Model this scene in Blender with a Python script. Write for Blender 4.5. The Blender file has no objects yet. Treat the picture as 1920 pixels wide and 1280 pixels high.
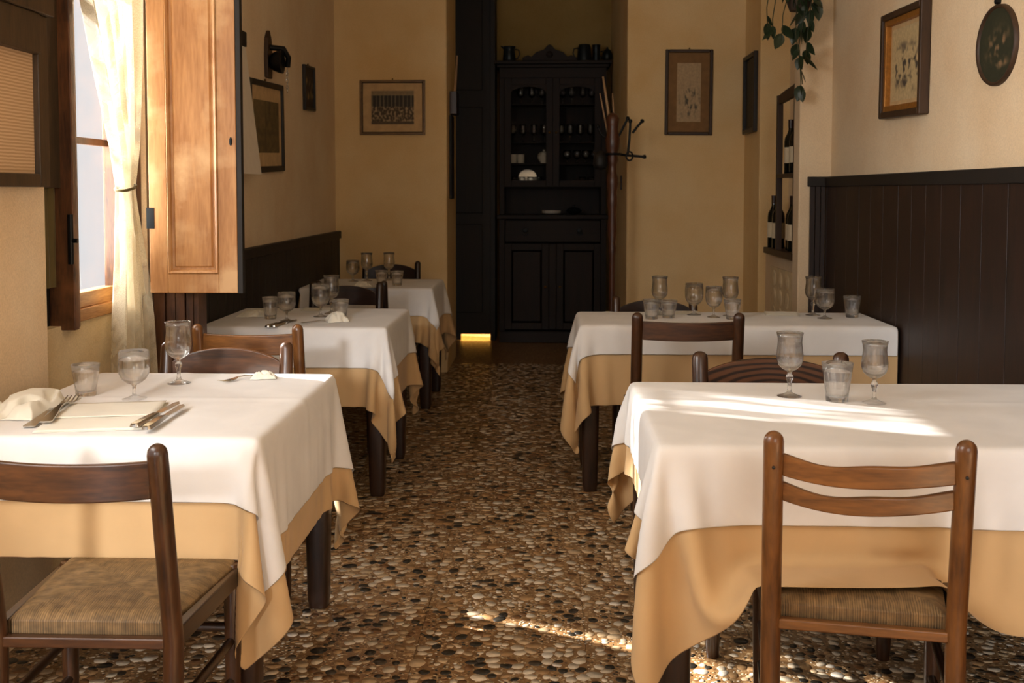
import bpy, math, random
import numpy as np
from mathutils import Vector, Matrix, noise as mnoise

C = bpy.context.scene.collection
PI = math.pi
# ------------------------------------------------------------------ camera
f_px, pitch, yaw, H = 2000.0, math.radians(3.0), math.radians(2.0), 1.35
cam_d = bpy.data.cameras.new('camera'); cam = bpy.data.objects.new('camera', cam_d); C.objects.link(cam)
cam.location = (0, 0, H); cam.rotation_euler = (PI/2 - pitch, 0, yaw)
cam_d.sensor_width = 36; cam_d.lens = f_px/1920*36
cam_d.shift_y = -(640-462.8)/1920
cam_d.dof.use_dof = True; cam_d.dof.focus_distance = 3.1; cam_d.dof.aperture_fstop = 7.0
bpy.context.scene.camera = cam
# ------------------------------------------------------------------ world, sun, daylight
sc = bpy.context.scene
w = bpy.data.worlds.new('world'); sc.world = w; w.use_nodes = True
bg = w.node_tree.nodes['Background']; bg.inputs[0].default_value = (0.97, 0.975, 0.98, 1); bg.inputs[1].default_value = 0.86
def lamp(kind, name, loc, direction, energy, col, **kw):
    d = bpy.data.lights.new(name, kind); d.energy = energy; d.color = col
    for k, v in kw.items(): setattr(d, k, v)
    o = bpy.data.objects.new(name, d); C.objects.link(o); o.location = loc
    o.rotation_euler = Vector(direction).to_track_quat('-Z', 'Y').to_euler()
    return o
SUN_DIR = (1.0, -0.42, -0.69)
lamp('SUN', 'sun', (-6, 6, 5), SUN_DIR, 27.0, (1.0, 0.93, 0.84), angle=math.radians(0.9))
# daylight raking in through the first window of the left wall, nearer than the frame
lamp('AREA', 'near_window_daylight', (-1.86, -0.35, 1.95), (0.16, 1.0, -0.10), 8.0, (1.0, 0.98, 0.95), shape='RECTANGLE', size=0.35, size_y=0.9)
lamp('AREA', 'near_window_sky', (-1.72, 1.45, 2.1), (1, 1.0, 0.2), 42.0, (1.0, 0.97, 0.93), shape='RECTANGLE', size=1.3, size_y=0.9)
# low daylight from the open street door behind the photographer, on the left
lamp('AREA', 'doorway_daylight', (-2.3, -12.0, 4.6), (0.06, 1, -0.23), 1250.0, (0.98, 0.98, 1.0), shape='RECTANGLE', size=1.1, size_y=1.0)
# added fill light behind the photographer, shining through an opening in the unseen wall
lamp('AREA', 'rear_fill_light', (0.85, -1.9, 1.9), (-0.35, 1, -0.16), 26.0, (1.0, 0.97, 0.92), shape='RECTANGLE', size=1.3, size_y=1.3)
lamp('AREA', 'window_daylight', (-1.96, 3.93, 1.85), (1, 0.5, 0.1), 52.0, (1.0, 0.97, 0.93), shape='RECTANGLE', size=0.5, size_y=1.6)
sc.view_settings.view_transform = 'Standard'; sc.view_settings.look = 'None'
sc.view_settings.gamma = 1; sc.view_settings.use_curve_mapping = False
sc.view_settings.exposure = 0.2

# ------------------------------------------------------------------ materials
def lin(c):
    return tuple(((v/255)/12.92 if v/255 <= 0.04045 else ((v/255+0.055)/1.055)**2.4) for v in c)
def newmat(name):
    m = bpy.data.materials.new(name); m.use_nodes = True
    nt = m.node_tree; b = nt.nodes['Principled BSDF']
    return m, nt, b
def N(nt, t, **kw):
    n = nt.nodes.new(t)
    for k, v in kw.items():
        if k in n.inputs: n.inputs[k].default_value = v
        else: setattr(n, k, v)
    return n
def ramp(nt, stops):
    r = nt.nodes.new('ShaderNodeValToRGB')
    el = r.color_ramp.elements
    while len(el) < len(stops): el.new(0.5)
    for e, (p, c) in zip(el, stops): e.position = p; e.color = (*c, 1) if len(c) == 3 else c
    return r
def mat_flat(name, rgb, rough=0.6, metal=0.0, spec=0.5, var=0.12, scale=20):
    m, nt, b = newmat(name); c = lin(rgb)
    tc = N(nt, 'ShaderNodeTexCoord'); n = N(nt, 'ShaderNodeTexNoise', Scale=scale, Detail=4.0)
    nt.links.new(tc.outputs['Object'], n.inputs['Vector'])
    r = ramp(nt, [(0.3, tuple(v*(1-var) for v in c)), (0.7, tuple(min(1, v*(1+var)) for v in c))])
    nt.links.new(n.outputs['Fac'], r.inputs[0]); nt.links.new(r.outputs[0], b.inputs['Base Color'])
    b.inputs['Roughness'].default_value = rough; b.inputs['Metallic'].default_value = metal
    b.inputs['Specular IOR Level'].default_value = spec
    return m
def mat_wood(name, dark, light, axis='Z', rough=0.38, scale=6.0, bump=0.15, worn=None, coat=0.25):
    m, nt, b = newmat(name)
    tc = N(nt, 'ShaderNodeTexCoord'); mp = N(nt, 'ShaderNodeMapping')
    s = {'X': (0.12, 1, 1), 'Y': (1, 0.12, 1), 'Z': (1, 1, 0.12)}[axis]
    mp.inputs['Scale'].default_value = tuple(v*scale for v in s)
    nt.links.new(tc.outputs['Object'], mp.inputs[0])
    n1 = N(nt, 'ShaderNodeTexNoise', Scale=4.0, Detail=6.0, Distortion=0.8)
    n2 = N(nt, 'ShaderNodeTexNoise', Scale=22.0, Detail=3.0)
    nt.links.new(mp.outputs[0], n1.inputs['Vector']); nt.links.new(mp.outputs[0], n2.inputs['Vector'])
    mx = N(nt, 'ShaderNodeMix'); mx.data_type = 'FLOAT'; mx.inputs[0].default_value = 0.4
    nt.links.new(n1.outputs['Fac'], mx.inputs[2]); nt.links.new(n2.outputs['Fac'], mx.inputs[3])
    r = ramp(nt, [(0.34, lin(dark)), (0.66, lin(light))])
    nt.links.new(mx.outputs[0], r.inputs[0])
    col = r.outputs[0]
    if worn:
        n3 = N(nt, 'ShaderNodeTexNoise', Scale=5.0, Detail=5.0)
        nt.links.new(tc.outputs['Object'], n3.inputs['Vector'])
        r3 = ramp(nt, [(0.52, (0, 0, 0)), (0.68, (1, 1, 1))]); nt.links.new(n3.outputs['Fac'], r3.inputs[0])
        mc = N(nt, 'ShaderNodeMix'); mc.data_type = 'RGBA'
        nt.links.new(r3.outputs[0], mc.inputs[0]); nt.links.new(col, mc.inputs[6]); mc.inputs[7].default_value = (*lin(worn), 1)
        col = mc.outputs[2]
    nt.links.new(col, b.inputs['Base Color'])
    b.inputs['Roughness'].default_value = rough; b.inputs['Coat Weight'].default_value = coat
    b.inputs['Coat Roughness'].default_value = 0.25
    bp = N(nt, 'ShaderNodeBump', Strength=bump, Distance=0.002)
    nt.links.new(mx.outputs[0], bp.inputs['Height']); nt.links.new(bp.outputs[0], b.inputs['Normal'])
    return m
def mat_plaster(name, a, bcol, scale=1.6):
    m, nt, b = newmat(name)
    g = N(nt, 'ShaderNodeNewGeometry')
    n1 = N(nt, 'ShaderNodeTexNoise', Scale=scale, Detail=6.0, Roughness=0.6)
    nt.links.new(g.outputs['Position'], n1.inputs['Vector'])
    r = ramp(nt, [(0.34, lin(a)), (0.66, lin(bcol))]); nt.links.new(n1.outputs['Fac'], r.inputs[0])
    n2 = N(nt, 'ShaderNodeTexNoise', Scale=180.0, Detail=3.0); nt.links.new(g.outputs['Position'], n2.inputs['Vector'])
    n3 = N(nt, 'ShaderNodeTexNoise', Scale=9.0, Detail=4.0); nt.links.new(g.outputs['Position'], n3.inputs['Vector'])
    mm = N(nt, 'ShaderNodeMix'); mm.data_type = 'RGBA'; mm.blend_type = 'MULTIPLY'; mm.inputs[0].default_value = 0.35
    r2 = ramp(nt, [(0.3, (0.62, 0.62, 0.62)), (0.7, (1, 1, 1))]); nt.links.new(n2.outputs['Fac'], r2.inputs[0])
    nt.links.new(r.outputs[0], mm.inputs[6]); nt.links.new(r2.outputs[0], mm.inputs[7])
    nt.links.new(mm.outputs[2], b.inputs['Base Color'])
    b.inputs['Roughness'].default_value = 0.92; b.inputs['Specular IOR Level'].default_value = 0.15
    ad = N(nt, 'ShaderNodeMath', operation='ADD'); nt.links.new(n2.outputs['Fac'], ad.inputs[0]); nt.links.new(n3.outputs['Fac'], ad.inputs[1])
    bp = N(nt, 'ShaderNodeBump', Strength=0.35, Distance=0.004); nt.links.new(ad.outputs[0], bp.inputs['Height'])
    nt.links.new(bp.outputs[0], b.inputs['Normal'])
    return m
def mat_cloth(name, rgb, trans=0.15):
    m, nt, b = newmat(name)
    tc = N(nt, 'ShaderNodeTexCoord')
    wv = N(nt, 'ShaderNodeTexWave', Scale=260.0, Distortion=2.0); wv.bands_direction = 'X'
    w2 = N(nt, 'ShaderNodeTexWave', Scale=260.0, Distortion=2.0); w2.bands_direction = 'Y'
    for q in (wv, w2): nt.links.new(tc.outputs['UV'], q.inputs['Vector'])
    ad = N(nt, 'ShaderNodeMath', operation='ADD'); nt.links.new(wv.outputs['Fac'], ad.inputs[0]); nt.links.new(w2.outputs['Fac'], ad.inputs[1])
    n1 = N(nt, 'ShaderNodeTexNoise', Scale=5.0, Detail=4.0, Distortion=0.6); nt.links.new(tc.outputs['Object'], n1.inputs['Vector'])
    c = lin(rgb); r = ramp(nt, [(0.3, tuple(v*0.93 for v in c)), (0.7, tuple(min(1, v*1.04) for v in c))])
    nt.links.new(n1.outputs['Fac'], r.inputs[0]); nt.links.new(r.outputs[0], b.inputs['Base Color'])
    b.inputs['Roughness'].default_value = 0.85; b.inputs['Specular IOR Level'].default_value = 0.2
    b.inputs['Sheen Weight'].default_value = 0.15
    bp = N(nt, 'ShaderNodeBump', Strength=0.08, Distance=0.0006); nt.links.new(ad.outputs[0], bp.inputs['Height'])
    bp2 = N(nt, 'ShaderNodeBump', Strength=0.25, Distance=0.01); nt.links.new(n1.outputs['Fac'], bp2.inputs['Height'])
    nt.links.new(bp.outputs[0], bp2.inputs['Normal']); nt.links.new(bp2.outputs[0], b.inputs['Normal'])
    if trans:
        t = N(nt, 'ShaderNodeBsdfTranslucent'); nt.links.new(r.outputs[0], t.inputs[0])
        ms = N(nt, 'ShaderNodeMixShader'); ms.inputs[0].default_value = trans
        out = nt.nodes['Material Output']
        nt.links.new(b.outputs[0], ms.inputs[1]); nt.links.new(t.outputs[0], ms.inputs[2]); nt.links.new(ms.outputs[0], out.inputs[0])
    return m
def mat_glass(name, tint=(0.97, 0.98, 0.97), boost=0.05, milk=0.0):
    m = bpy.data.materials.new(name); m.use_nodes = True; nt = m.node_tree
    nt.nodes.remove(nt.nodes['Principled BSDF'])
    t = N(nt, 'ShaderNodeBsdfTransparent'); t.inputs[0].default_value = (*tint, 1)
    g = N(nt, 'ShaderNodeBsdfAnisotropic', Color=(1, 1, 1, 1)); g.inputs['Roughness'].default_value = 0.03
    lw = N(nt, 'ShaderNodeLayerWeight', Blend=0.5); pw_ = N(nt, 'ShaderNodeMath', operation='POWER'); pw_.inputs[1].default_value = 4.0
    nt.links.new(lw.outputs['Facing'], pw_.inputs[0])
    ml = N(nt, 'ShaderNodeMath', operation='MULTIPLY'); ml.inputs[1].default_value = 0.75; nt.links.new(pw_.outputs[0], ml.inputs[0])
    ad = N(nt, 'ShaderNodeMath', operation='ADD', use_clamp=True); ad.inputs[1].default_value = boost
    nt.links.new(ml.outputs[0], ad.inputs[0])
    ms = N(nt, 'ShaderNodeMixShader'); nt.links.new(ad.outputs[0], ms.inputs[0])
    nt.links.new(t.outputs[0], ms.inputs[1]); nt.links.new(g.outputs[0], ms.inputs[2])
    last = ms.outputs[0]
    if milk:
        rf = N(nt, 'ShaderNodeBsdfGlass', Roughness=0.0, IOR=1.47)
        m3 = N(nt, 'ShaderNodeMixShader'); m3.inputs[0].default_value = milk
        nt.links.new(last, m3.inputs[1]); nt.links.new(rf.outputs[0], m3.inputs[2]); last = m3.outputs[0]
    nt.links.new(last, nt.nodes['Material Output'].inputs[0])
    return m
def mat_vcol(name, rough=0.6, spec=0.4, coat=0.0):
    m, nt, b = newmat(name)
    a = N(nt, 'ShaderNodeAttribute', attribute_name='paint')
    tc = N(nt, 'ShaderNodeTexCoord'); n = N(nt, 'ShaderNodeTexNoise', Scale=60.0, Detail=5.0)
    nt.links.new(tc.outputs['Object'], n.inputs['Vector'])
    r = ramp(nt, [(0.3, (0.72, 0.72, 0.72)), (0.7, (1, 1, 1))]); nt.links.new(n.outputs['Fac'], r.inputs[0])
    mm = N(nt, 'ShaderNodeMix'); mm.data_type = 'RGBA'; mm.blend_type = 'MULTIPLY'; mm.inputs[0].default_value = 1
    nt.links.new(a.outputs['Color'], mm.inputs[6]); nt.links.new(r.outputs[0], mm.inputs[7])
    nt.links.new(mm.outputs[2], b.inputs['Base Color'])
    b.inputs['Roughness'].default_value = rough; b.inputs['Specular IOR Level'].default_value = spec
    b.inputs['Coat Weight'].default_value = coat; b.inputs['Coat Roughness'].default_value = 0.2
    return m
M = {}
M['plaster_ochre'] = mat_plaster('plaster_ochre', (232, 196, 138), (242, 214, 164))
M['plaster_cream'] = mat_plaster('plaster_cream', (232, 204, 166), (242, 222, 190))
M['plaster_niche'] = mat_plaster('plaster_niche', (222, 196, 150), (238, 218, 178), 4.0)
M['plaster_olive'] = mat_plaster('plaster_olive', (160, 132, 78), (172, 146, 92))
M['ceiling'] = mat_plaster('ceiling_plaster', (232, 216, 186), (240, 226, 200))
M['cloth_white'] = mat_cloth('white_cotton', (238, 235, 232), 0.12)
M['cloth_beige'] = mat_cloth('apricot_cotton', (212, 176, 128), 0.12)
M['napkin'] = mat_cloth('napkin_paper', (236, 230, 214), 0.1)
M['glass'] = mat_glass('clear_glass', tint=(0.995, 0.998, 0.995), boost=0.012, milk=0.65)
M['cab_pane'] = mat_glass('cabinet_glass', (0.9, 0.9, 0.88), 0.0)
M['pane'] = mat_glass('window_glass', (0.95, 0.96, 0.97), 0.02)
M['steel'] = mat_flat('cutlery_steel', (200, 196, 188), 0.22, 1.0, var=0.05)
M['iron'] = mat_flat('black_iron', (22, 24, 26), 0.45, 0.6)
M['brass'] = mat_flat('aged_brass', (120, 92, 46), 0.35, 0.9)
M['pewter'] = mat_flat('dark_pewter', (40, 46, 48), 0.4, 0.7)
M['chair_z'] = mat_wood('walnut_upright', (32, 18, 9), (76, 44, 21), 'Z', 0.33)
M['chair_x'] = mat_wood('walnut_slat', (38, 21, 10), (88, 52, 24), 'X', 0.34)
M['chair_y'] = mat_wood('walnut_rail', (28, 17, 9), (60, 36, 18), 'Y', 0.4)
M['chair_zl'] = mat_wood('honey_walnut_upright', (68, 40, 18), (120, 76, 36), 'Z', 0.33)
M['chair_xl'] = mat_wood('honey_walnut_slat', (80, 48, 20), (136, 88, 42), 'X', 0.34)
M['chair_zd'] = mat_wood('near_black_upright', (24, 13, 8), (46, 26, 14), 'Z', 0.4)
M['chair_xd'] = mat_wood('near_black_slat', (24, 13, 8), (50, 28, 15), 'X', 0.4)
M['table_wood'] = mat_wood('dark_table_wood', (26, 15, 9), (58, 34, 19), 'Z', 0.4)
M['board_dark'] = mat_wood('wainscot_stain', (26, 14, 9), (46, 26, 16), 'Z', 0.52, coat=0.03)
M['board_black'] = mat_wood('black_stain', (14, 10, 7), (27, 20, 13), 'Z', 0.62, coat=0.0)
M['shutter'] = mat_wood('honey_pine', (156, 104, 56), (192, 140, 86), 'Z', 0.5, 5.0, 0.3, worn=(206, 164, 116), coat=0.1)
M['frame_brown'] = mat_wood('window_brown', (50, 29, 15), (104, 64, 33), 'Z', 0.5, 8.0, 0.3, worn=(124, 80, 44), coat=0.1)
M['frame_rail'] = mat_wood('window_rail_pine', (150, 100, 50), (196, 146, 88), 'Y', 0.5, 8.0, 0.3, coat=0.1)
M['frame_dark'] = mat_wood('weathered_dark_wood', (44, 34, 20), (74, 56, 34), 'Z', 0.55, 6.0, 0.3, coat=0.05)
M['cab'] = mat_wood('cabinet_mahogany', (18, 9, 5), (32, 17, 10), 'Z', 0.7, coat=0.0)
M['cab_x'] = mat_wood('cabinet_mahogany_cross', (18, 9, 5), (32, 17, 10), 'X', 0.7, coat=0.0)
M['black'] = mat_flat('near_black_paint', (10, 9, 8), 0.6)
M['rack'] = mat_wood('turned_redwood', (58, 30, 16), (92, 50, 28), 'Z', 0.4)
M['pic_dark'] = mat_wood('picture_dark_frame', (44, 28, 16), (66, 44, 24), 'Z', 0.55, coat=0.0)
M['pic_thin'] = mat_wood('picture_thin_frame', (96, 70, 38), (130, 100, 60), 'X', 0.5)
M['pic_black'] = mat_flat('picture_black_frame', (26, 22, 18), 0.5)
M['gold'] = mat_flat('gilt_moulding', (168, 112, 46), 0.4, 0.5, var=0.2, scale=60)
M['matboard'] = mat_flat('mat_board', (196, 164, 118), 0.8)
M['matbrown'] = mat_flat('mat_board_brown', (130, 96, 56), 0.8)
M['paint'] = mat_vcol('painted_print')
M['pebble'] = mat_vcol('polished_pebble', 0.28, 0.5, 0.2)
M['white_paper'] = mat_flat('white_paper', (226, 214, 196), 0.9, var=0.03)
M['ceramic'] = mat_flat('white_ceramic', (228, 220, 204), 0.25, var=0.03)
M['leaf'] = mat_flat('ivy_leaf', (38, 52, 32), 0.4, var=0.3)
M['vine'] = mat_flat('vine_stem', (58, 60, 32), 0.6)
M['terracotta'] = mat_flat('dark_clay', (62, 50, 40), 0.7)
M['bottle'] = mat_flat('black_bottle_glass', (12, 16, 12), 0.08, var=0.1)
M['label'] = mat_flat('bottle_label', (216, 204, 176), 0.7, var=0.05)
M['capsule'] = mat_flat('bottle_capsule', (40, 18, 16), 0.35)
M['relief'] = mat_flat('cream_relief', (222, 200, 160), 0.7)
M['stick'] = mat_wood('pale_stick', (150, 116, 82), (190, 156, 118), 'Z', 0.6)
M['olive_fabric'] = mat_cloth('olive_fabric', (104, 90, 54), 0.1)
# sheer curtain
def curtain_mat():
    m, nt, b = newmat('sheer_curtain'); out = nt.nodes['Material Output']
    c = (*lin((240, 228, 196)), 1)
    tc = N(nt, 'ShaderNodeTexCoord'); n = N(nt, 'ShaderNodeTexNoise', Scale=300.0); nt.links.new(tc.outputs['Object'], n.inputs['Vector'])
    r = ramp(nt, [(0.3, lin((196, 180, 148))), (0.7, lin((224, 212, 184)))]); nt.links.new(n.outputs['Fac'], r.inputs[0])
    nt.links.new(r.outputs[0], b.inputs['Base Color']); b.inputs['Roughness'].default_value = 0.9
    t = N(nt, 'ShaderNodeBsdfTranslucent'); nt.links.new(r.outputs[0], t.inputs[0])
    tr = N(nt, 'ShaderNodeBsdfTransparent')
    m1 = N(nt, 'ShaderNodeMixShader'); m1.inputs[0].default_value = 0.2
    nt.links.new(b.outputs[0], m1.inputs[1]); nt.links.new(t.outputs[0], m1.inputs[2])
    m2 = N(nt, 'ShaderNodeMixShader'); m2.inputs[0].default_value = 0.16
    ge = N(nt, 'ShaderNodeNewGeometry'); wv = N(nt, 'ShaderNodeTexNoise', Scale=1.0, Detail=3.0); mp = N(nt, 'ShaderNodeMapping'); mp.inputs['Scale'].default_value = (1, 26, 3.0)
    nt.links.new(ge.outputs['Position'], mp.inputs[0]); nt.links.new(mp.outputs[0], wv.inputs['Vector'])
    mr = N(nt, 'ShaderNodeMapRange'); mr.inputs[1].default_value = 0.45; mr.inputs[2].default_value = 0.57; mr.inputs[3].default_value = 0.06; mr.inputs[4].default_value = 0.75
    nt.links.new(wv.outputs['Fac'], mr.inputs[0]); nt.links.new(mr.outputs[0], m2.inputs[0])
    nt.links.new(m1.outputs[0], m2.inputs[1]); nt.links.new(tr.outputs[0], m2.inputs[2]); nt.links.new(m2.outputs[0], out.inputs[0])
    return m
M['curtain'] = curtain_mat()
def rush_mat():
    m, nt, b = newmat('rush_cord')
    a = N(nt, 'ShaderNodeAttribute', attribute_name='paint')
    tc = N(nt, 'ShaderNodeTexCoord'); n = N(nt, 'ShaderNodeTexNoise', Scale=40.0, Detail=4.0); nt.links.new(tc.outputs['Object'], n.inputs['Vector'])
    r = ramp(nt, [(0.3, (0.5, 0.5, 0.5)), (0.7, (1, 1, 1))]); nt.links.new(n.outputs['Fac'], r.inputs[0])
    mm = N(nt, 'ShaderNodeMix'); mm.data_type = 'RGBA'; mm.blend_type = 'MULTIPLY'; mm.inputs[0].default_value = 1
    nt.links.new(a.outputs['Color'], mm.inputs[6]); nt.links.new(r.outputs[0], mm.inputs[7]); nt.links.new(mm.outputs[2], b.inputs['Base Color'])
    b.inputs['Roughness'].default_value = 0.6
    return m
M['rush'] = rush_mat()
def terrazzo_mat():
    m, nt, b = newmat('terrazzo_matrix')
    g = N(nt, 'ShaderNodeNewGeometry')
    v = N(nt, 'ShaderNodeTexVoronoi', Scale=95.0); nt.links.new(g.outputs['Position'], v.inputs['Vector'])
    sp = N(nt, 'ShaderNodeSeparateColor'); nt.links.new(v.outputs['Color'], sp.inputs[0])
    r = ramp(nt, [(0.0, lin((116, 86, 54))), (0.3, lin((140, 110, 74))), (0.55, lin((168, 142, 106))), (0.8, lin((90, 64, 40))), (0.9, lin((206, 182, 146)))])
    r.color_ramp.interpolation = 'CONSTANT'; nt.links.new(sp.outputs[0], r.inputs[0])
    v2 = N(nt, 'ShaderNodeTexVoronoi', Scale=95.0, feature='DISTANCE_TO_EDGE'); nt.links.new(g.outputs['Position'], v2.inputs['Vector'])
    r2 = ramp(nt, [(0.08, (0, 0, 0)), (0.16, (1, 1, 1))]); nt.links.new(v2.outputs['Distance'], r2.inputs[0])
    mm = N(nt, 'ShaderNodeMix'); mm.data_type = 'RGBA'; nt.links.new(r2.outputs[0], mm.inputs[0])
    mm.inputs[6].default_value = (*lin((126, 92, 56)), 1); nt.links.new(r.outputs[0], mm.inputs[7])
    nt.links.new(mm.outputs[2], b.inputs['Base Color']); b.inputs['Roughness'].default_value = 0.38
    return m
M['terrazzo'] = terrazzo_mat()

# ------------------------------------------------------------------ mesh helpers
class MB:
    def __init__(s): s.v = []; s.f = []
    def box(s, lo, hi):
        n = len(s.v); (a, b, c), (d, e, g) = lo, hi
        s.v += [(a,b,c),(d,b,c),(d,e,c),(a,e,c),(a,b,g),(d,b,g),(d,e,g),(a,e,g)]
        s.f += [tuple(n+i for i in q) for q in ((3,2,1,0),(4,5,6,7),(0,1,5,4),(1,2,6,5),(2,3,7,6),(3,0,4,7))]
        return s
    def tube(s, pts, rad, n=12, cap=True, sq=None):
        pts = [Vector(p) for p in pts]
        if not hasattr(rad, '__len__'): rad = [rad]*len(pts)
        base = len(s.v); up = None
        for i, p in enumerate(pts):
            d = (pts[min(i+1, len(pts)-1)]-pts[max(i-1, 0)]).normalized()
            if up is None: up = Vector((0,0,1)) if abs(d.z) < 0.9 else Vector((0,1,0))
            a = d.cross(up).normalized(); bb = a.cross(d).normalized(); up = bb
            for k in range(n):
                t = 2*PI*k/n + (PI/4 if n == 4 else 0); c_, s_ = math.cos(t), math.sin(t)
                if sq:
                    e = 2/sq; c_ = math.copysign(abs(c_)**e, c_); s_ = math.copysign(abs(s_)**e, s_)
                s.v.append(tuple(p + a*rad[i]*c_ + bb*rad[i]*s_))
        for i in range(len(pts)-1):
            for k in range(n):
                q = base+i*n; s.f.append((q+k, q+(k+1)%n, q+n+(k+1)%n, q+n+k))
        if cap:
            s.f.append(tuple(base+k for k in range(n))[::-1]); q = base+(len(pts)-1)*n
            s.f.append(tuple(q+k for k in range(n)))
        return s
    def lathe(s, prof, n=24, c=(0,0,0), axis='Z'):
        base = len(s.v)
        for r, z in prof:
            for k in range(n):
                t = 2*PI*k/n; x, y = r*math.cos(t), r*math.sin(t)
                p = {'Z': (x, y, z), 'Y': (x, z, y), 'X': (z, x, y)}[axis]
                s.v.append((c[0]+p[0], c[1]+p[1], c[2]+p[2]))
        for i in range(len(prof)-1):
            for k in range(n):
                q = base+i*n; s.f.append((q+k, q+(k+1)%n, q+n+(k+1)%n, q+n+k))
        return s
    def prism(s, out, t0, t1, axis='Y'):
        n = len(out); base = len(s.v)
        for t in (t0, t1):
            for a, b in out: s.v.append({'Y': (a, t, b), 'Z': (a, b, t), 'X': (t, a, b)}[axis])
        s.f.append(tuple(base+i for i in range(n))); s.f.append(tuple(base+n+i for i in range(n))[::-1])
        for i in range(n): j = (i+1) % n; s.f.append((base+i, base+n+i, base+n+j, base+j))
        return s
    def grid(s, P):
        P = np.asarray(P); a, b = P.shape[:2]; base = len(s.v)
        s.v += [tuple(map(float, p)) for p in P.reshape(-1, 3)]
        for i in range(a-1):
            for j in range(b-1):
                q = base+i*b+j; s.f.append((q, q+b, q+b+1, q+1))
        return s
    def build(s, name, mat, parent=None, smooth=None, bevel=0, loc=None):
        me = bpy.data.meshes.new(name); me.from_pydata(s.v, [], s.f)
        if mat: me.materials.append(mat)
        import bmesh
        bm = bmesh.new(); bm.from_mesh(me); bmesh.ops.recalc_face_normals(bm, faces=bm.faces); bm.to_mesh(me); bm.free()
        if smooth:
            me.shade_smooth()
            if smooth != 'all':
                me.set_sharp_from_angle(angle=math.radians(smooth))
        o = bpy.data.objects.new(name, me); C.objects.link(o)
        if parent: o.parent = parent
        if loc: o.location = loc
        if bevel:
            b = o.modifiers.new('bevel', 'BEVEL'); b.width = bevel; b.segments = 2; b.limit_method = 'ANGLE'
            b.harden_normals = True
            me.shade_smooth(); me.set_sharp_from_angle(angle=math.radians(50))
        return o
def B(lo, hi): return MB().box(lo, hi)
def tag(o, label, cat, group=None, kind=None):
    o['label'] = label; o['category'] = cat
    if group: o['group'] = group
    if kind: o['kind'] = kind
    return o
def thing(name, label, cat, loc=(0,0,0), rz=0, group=None):
    o = bpy.data.objects.new(name, None); C.objects.link(o); o.location = loc; o.rotation_euler = (0,0,rz)
    o.empty_display_size = 0.05
    return tag(o, label, cat, group)
def struct(o, label=None):
    o['kind'] = 'structure'
    if label: o['label'] = label
    return o
def copy_tree(o, label=None, group=None):
    def cp(a, par):
        c = a.copy(); C.objects.link(c); c.parent = par
        for ch in list(a.children): cp(ch, c)
        return c
    r = cp(o, None)
    if label: r['label'] = label
    if group: r['group'] = group
    return r
def paint_grid(w, h, nx, ny, fn):
    """flat print in the XZ plane, centred; fn(u,v)->sRGB"""
    me = bpy.data.meshes.new('print'); vs = []; fs = []
    for j in range(ny+1):
        for i in range(nx+1): vs.append((-w/2+w*i/nx, 0, -h/2+h*j/ny))
    for j in range(ny):
        for i in range(nx): q = j*(nx+1)+i; fs.append((q, q+1, q+nx+2, q+nx+1))
    me.from_pydata(vs, [], fs); me.materials.append(M['paint'])
    at = me.color_attributes.new('paint', 'FLOAT_COLOR', 'POINT')
    for k, v in enumerate(vs): at.data[k].color = (*lin(fn(v[0]/w+0.5, v[2]/h+0.5)), 1)
    return me

# ------------------------------------------------------------------ room shell
LX, RX, BY = -1.58, 1.58, 7.85
CZ = 3.3
pl, pc = M['plaster_ochre'], M['plaster_cream']
# left wall, with the street door opening (near, outside the frame) and the window opening
wl = MB()
wl.box((-1.64, -1.6, 0), (LX, 0.5, CZ)); wl.box((-1.64, 0.5, 2.6), (LX, 2.3, CZ)); wl.box((-1.64, 0.5, 0), (LX, 2.3, 0.75))
wl.box((-1.95, 2.3, 0), (LX, 3.29, CZ))
wl.box((-1.95, 3.29, 2.75), (LX, 4.14, CZ)); wl.box((-1.735, 4.14, 0), (LX, 4.75, CZ)); wl.box((-1.95, 4.75, 0), (LX, BY+0.2, CZ)); wl.box((-1.95, 4.14, 2.75), (-1.735, 4.75, CZ)); wl.box((-1.95, 4.14, 0), (-1.735, 4.75, 0.885))
struct(wl.build('wall_left', pc))
struct(B((-1.95, 3.29, 0), (-1.68, 4.14, 0.885)).build('trim_1', M['plaster_niche']))
struct(B((-1.95, BY, 0), (-0.753, 8.6, CZ)).build('wall_back', pl, bevel=0.012))
struct(B((0.565, BY, 0), (1.95, 9.95, CZ)).build('wall_back_right', pl, bevel=0.012))
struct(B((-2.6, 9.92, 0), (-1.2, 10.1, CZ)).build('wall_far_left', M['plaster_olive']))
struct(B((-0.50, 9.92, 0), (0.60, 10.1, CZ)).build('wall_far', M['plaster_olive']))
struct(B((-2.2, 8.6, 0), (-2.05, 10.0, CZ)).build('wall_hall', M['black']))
wr = MB(); wr.box((RX, -1.6, 0), (1.95, 6.06, CZ)); wr.box((1.62, 6.06, 0), (1.95, 7.3, CZ))
struct(wr.build('wall_right', pc))
struct(B((1.402, 6.06, 0), (1.95, 6.2, CZ)).build('wall_pilaster', pc, bevel=0.008))
struct(B((1.42, 7.3, 0), (1.95, 7.86, CZ)).build('wall_corner', pl, bevel=0.008))
wf_ = MB(); wf_.box((-1.19, -1.75, 0), (0.1, -1.6, CZ)); wf_.box((-1.95, -1.75, 2.27), (-1.19, -1.6, CZ)); wf_.box((-1.95, -1.75, 0), (-1.78, -1.6, CZ)); wf_.box((1.55, -1.75, 0), (1.95, -1.6, CZ)); wf_.box((0.1, -1.75, 0), (1.55, -1.6, 0.9)); wf_.box((0.1, -1.75, 2.75), (1.55, -1.6, CZ))
struct(wf_.build('wall_front', pc))
struct(B((-2.6, -1.75, CZ), (1.95, 12.0, CZ+0.12)).build('ceiling', M['ceiling']))
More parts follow.
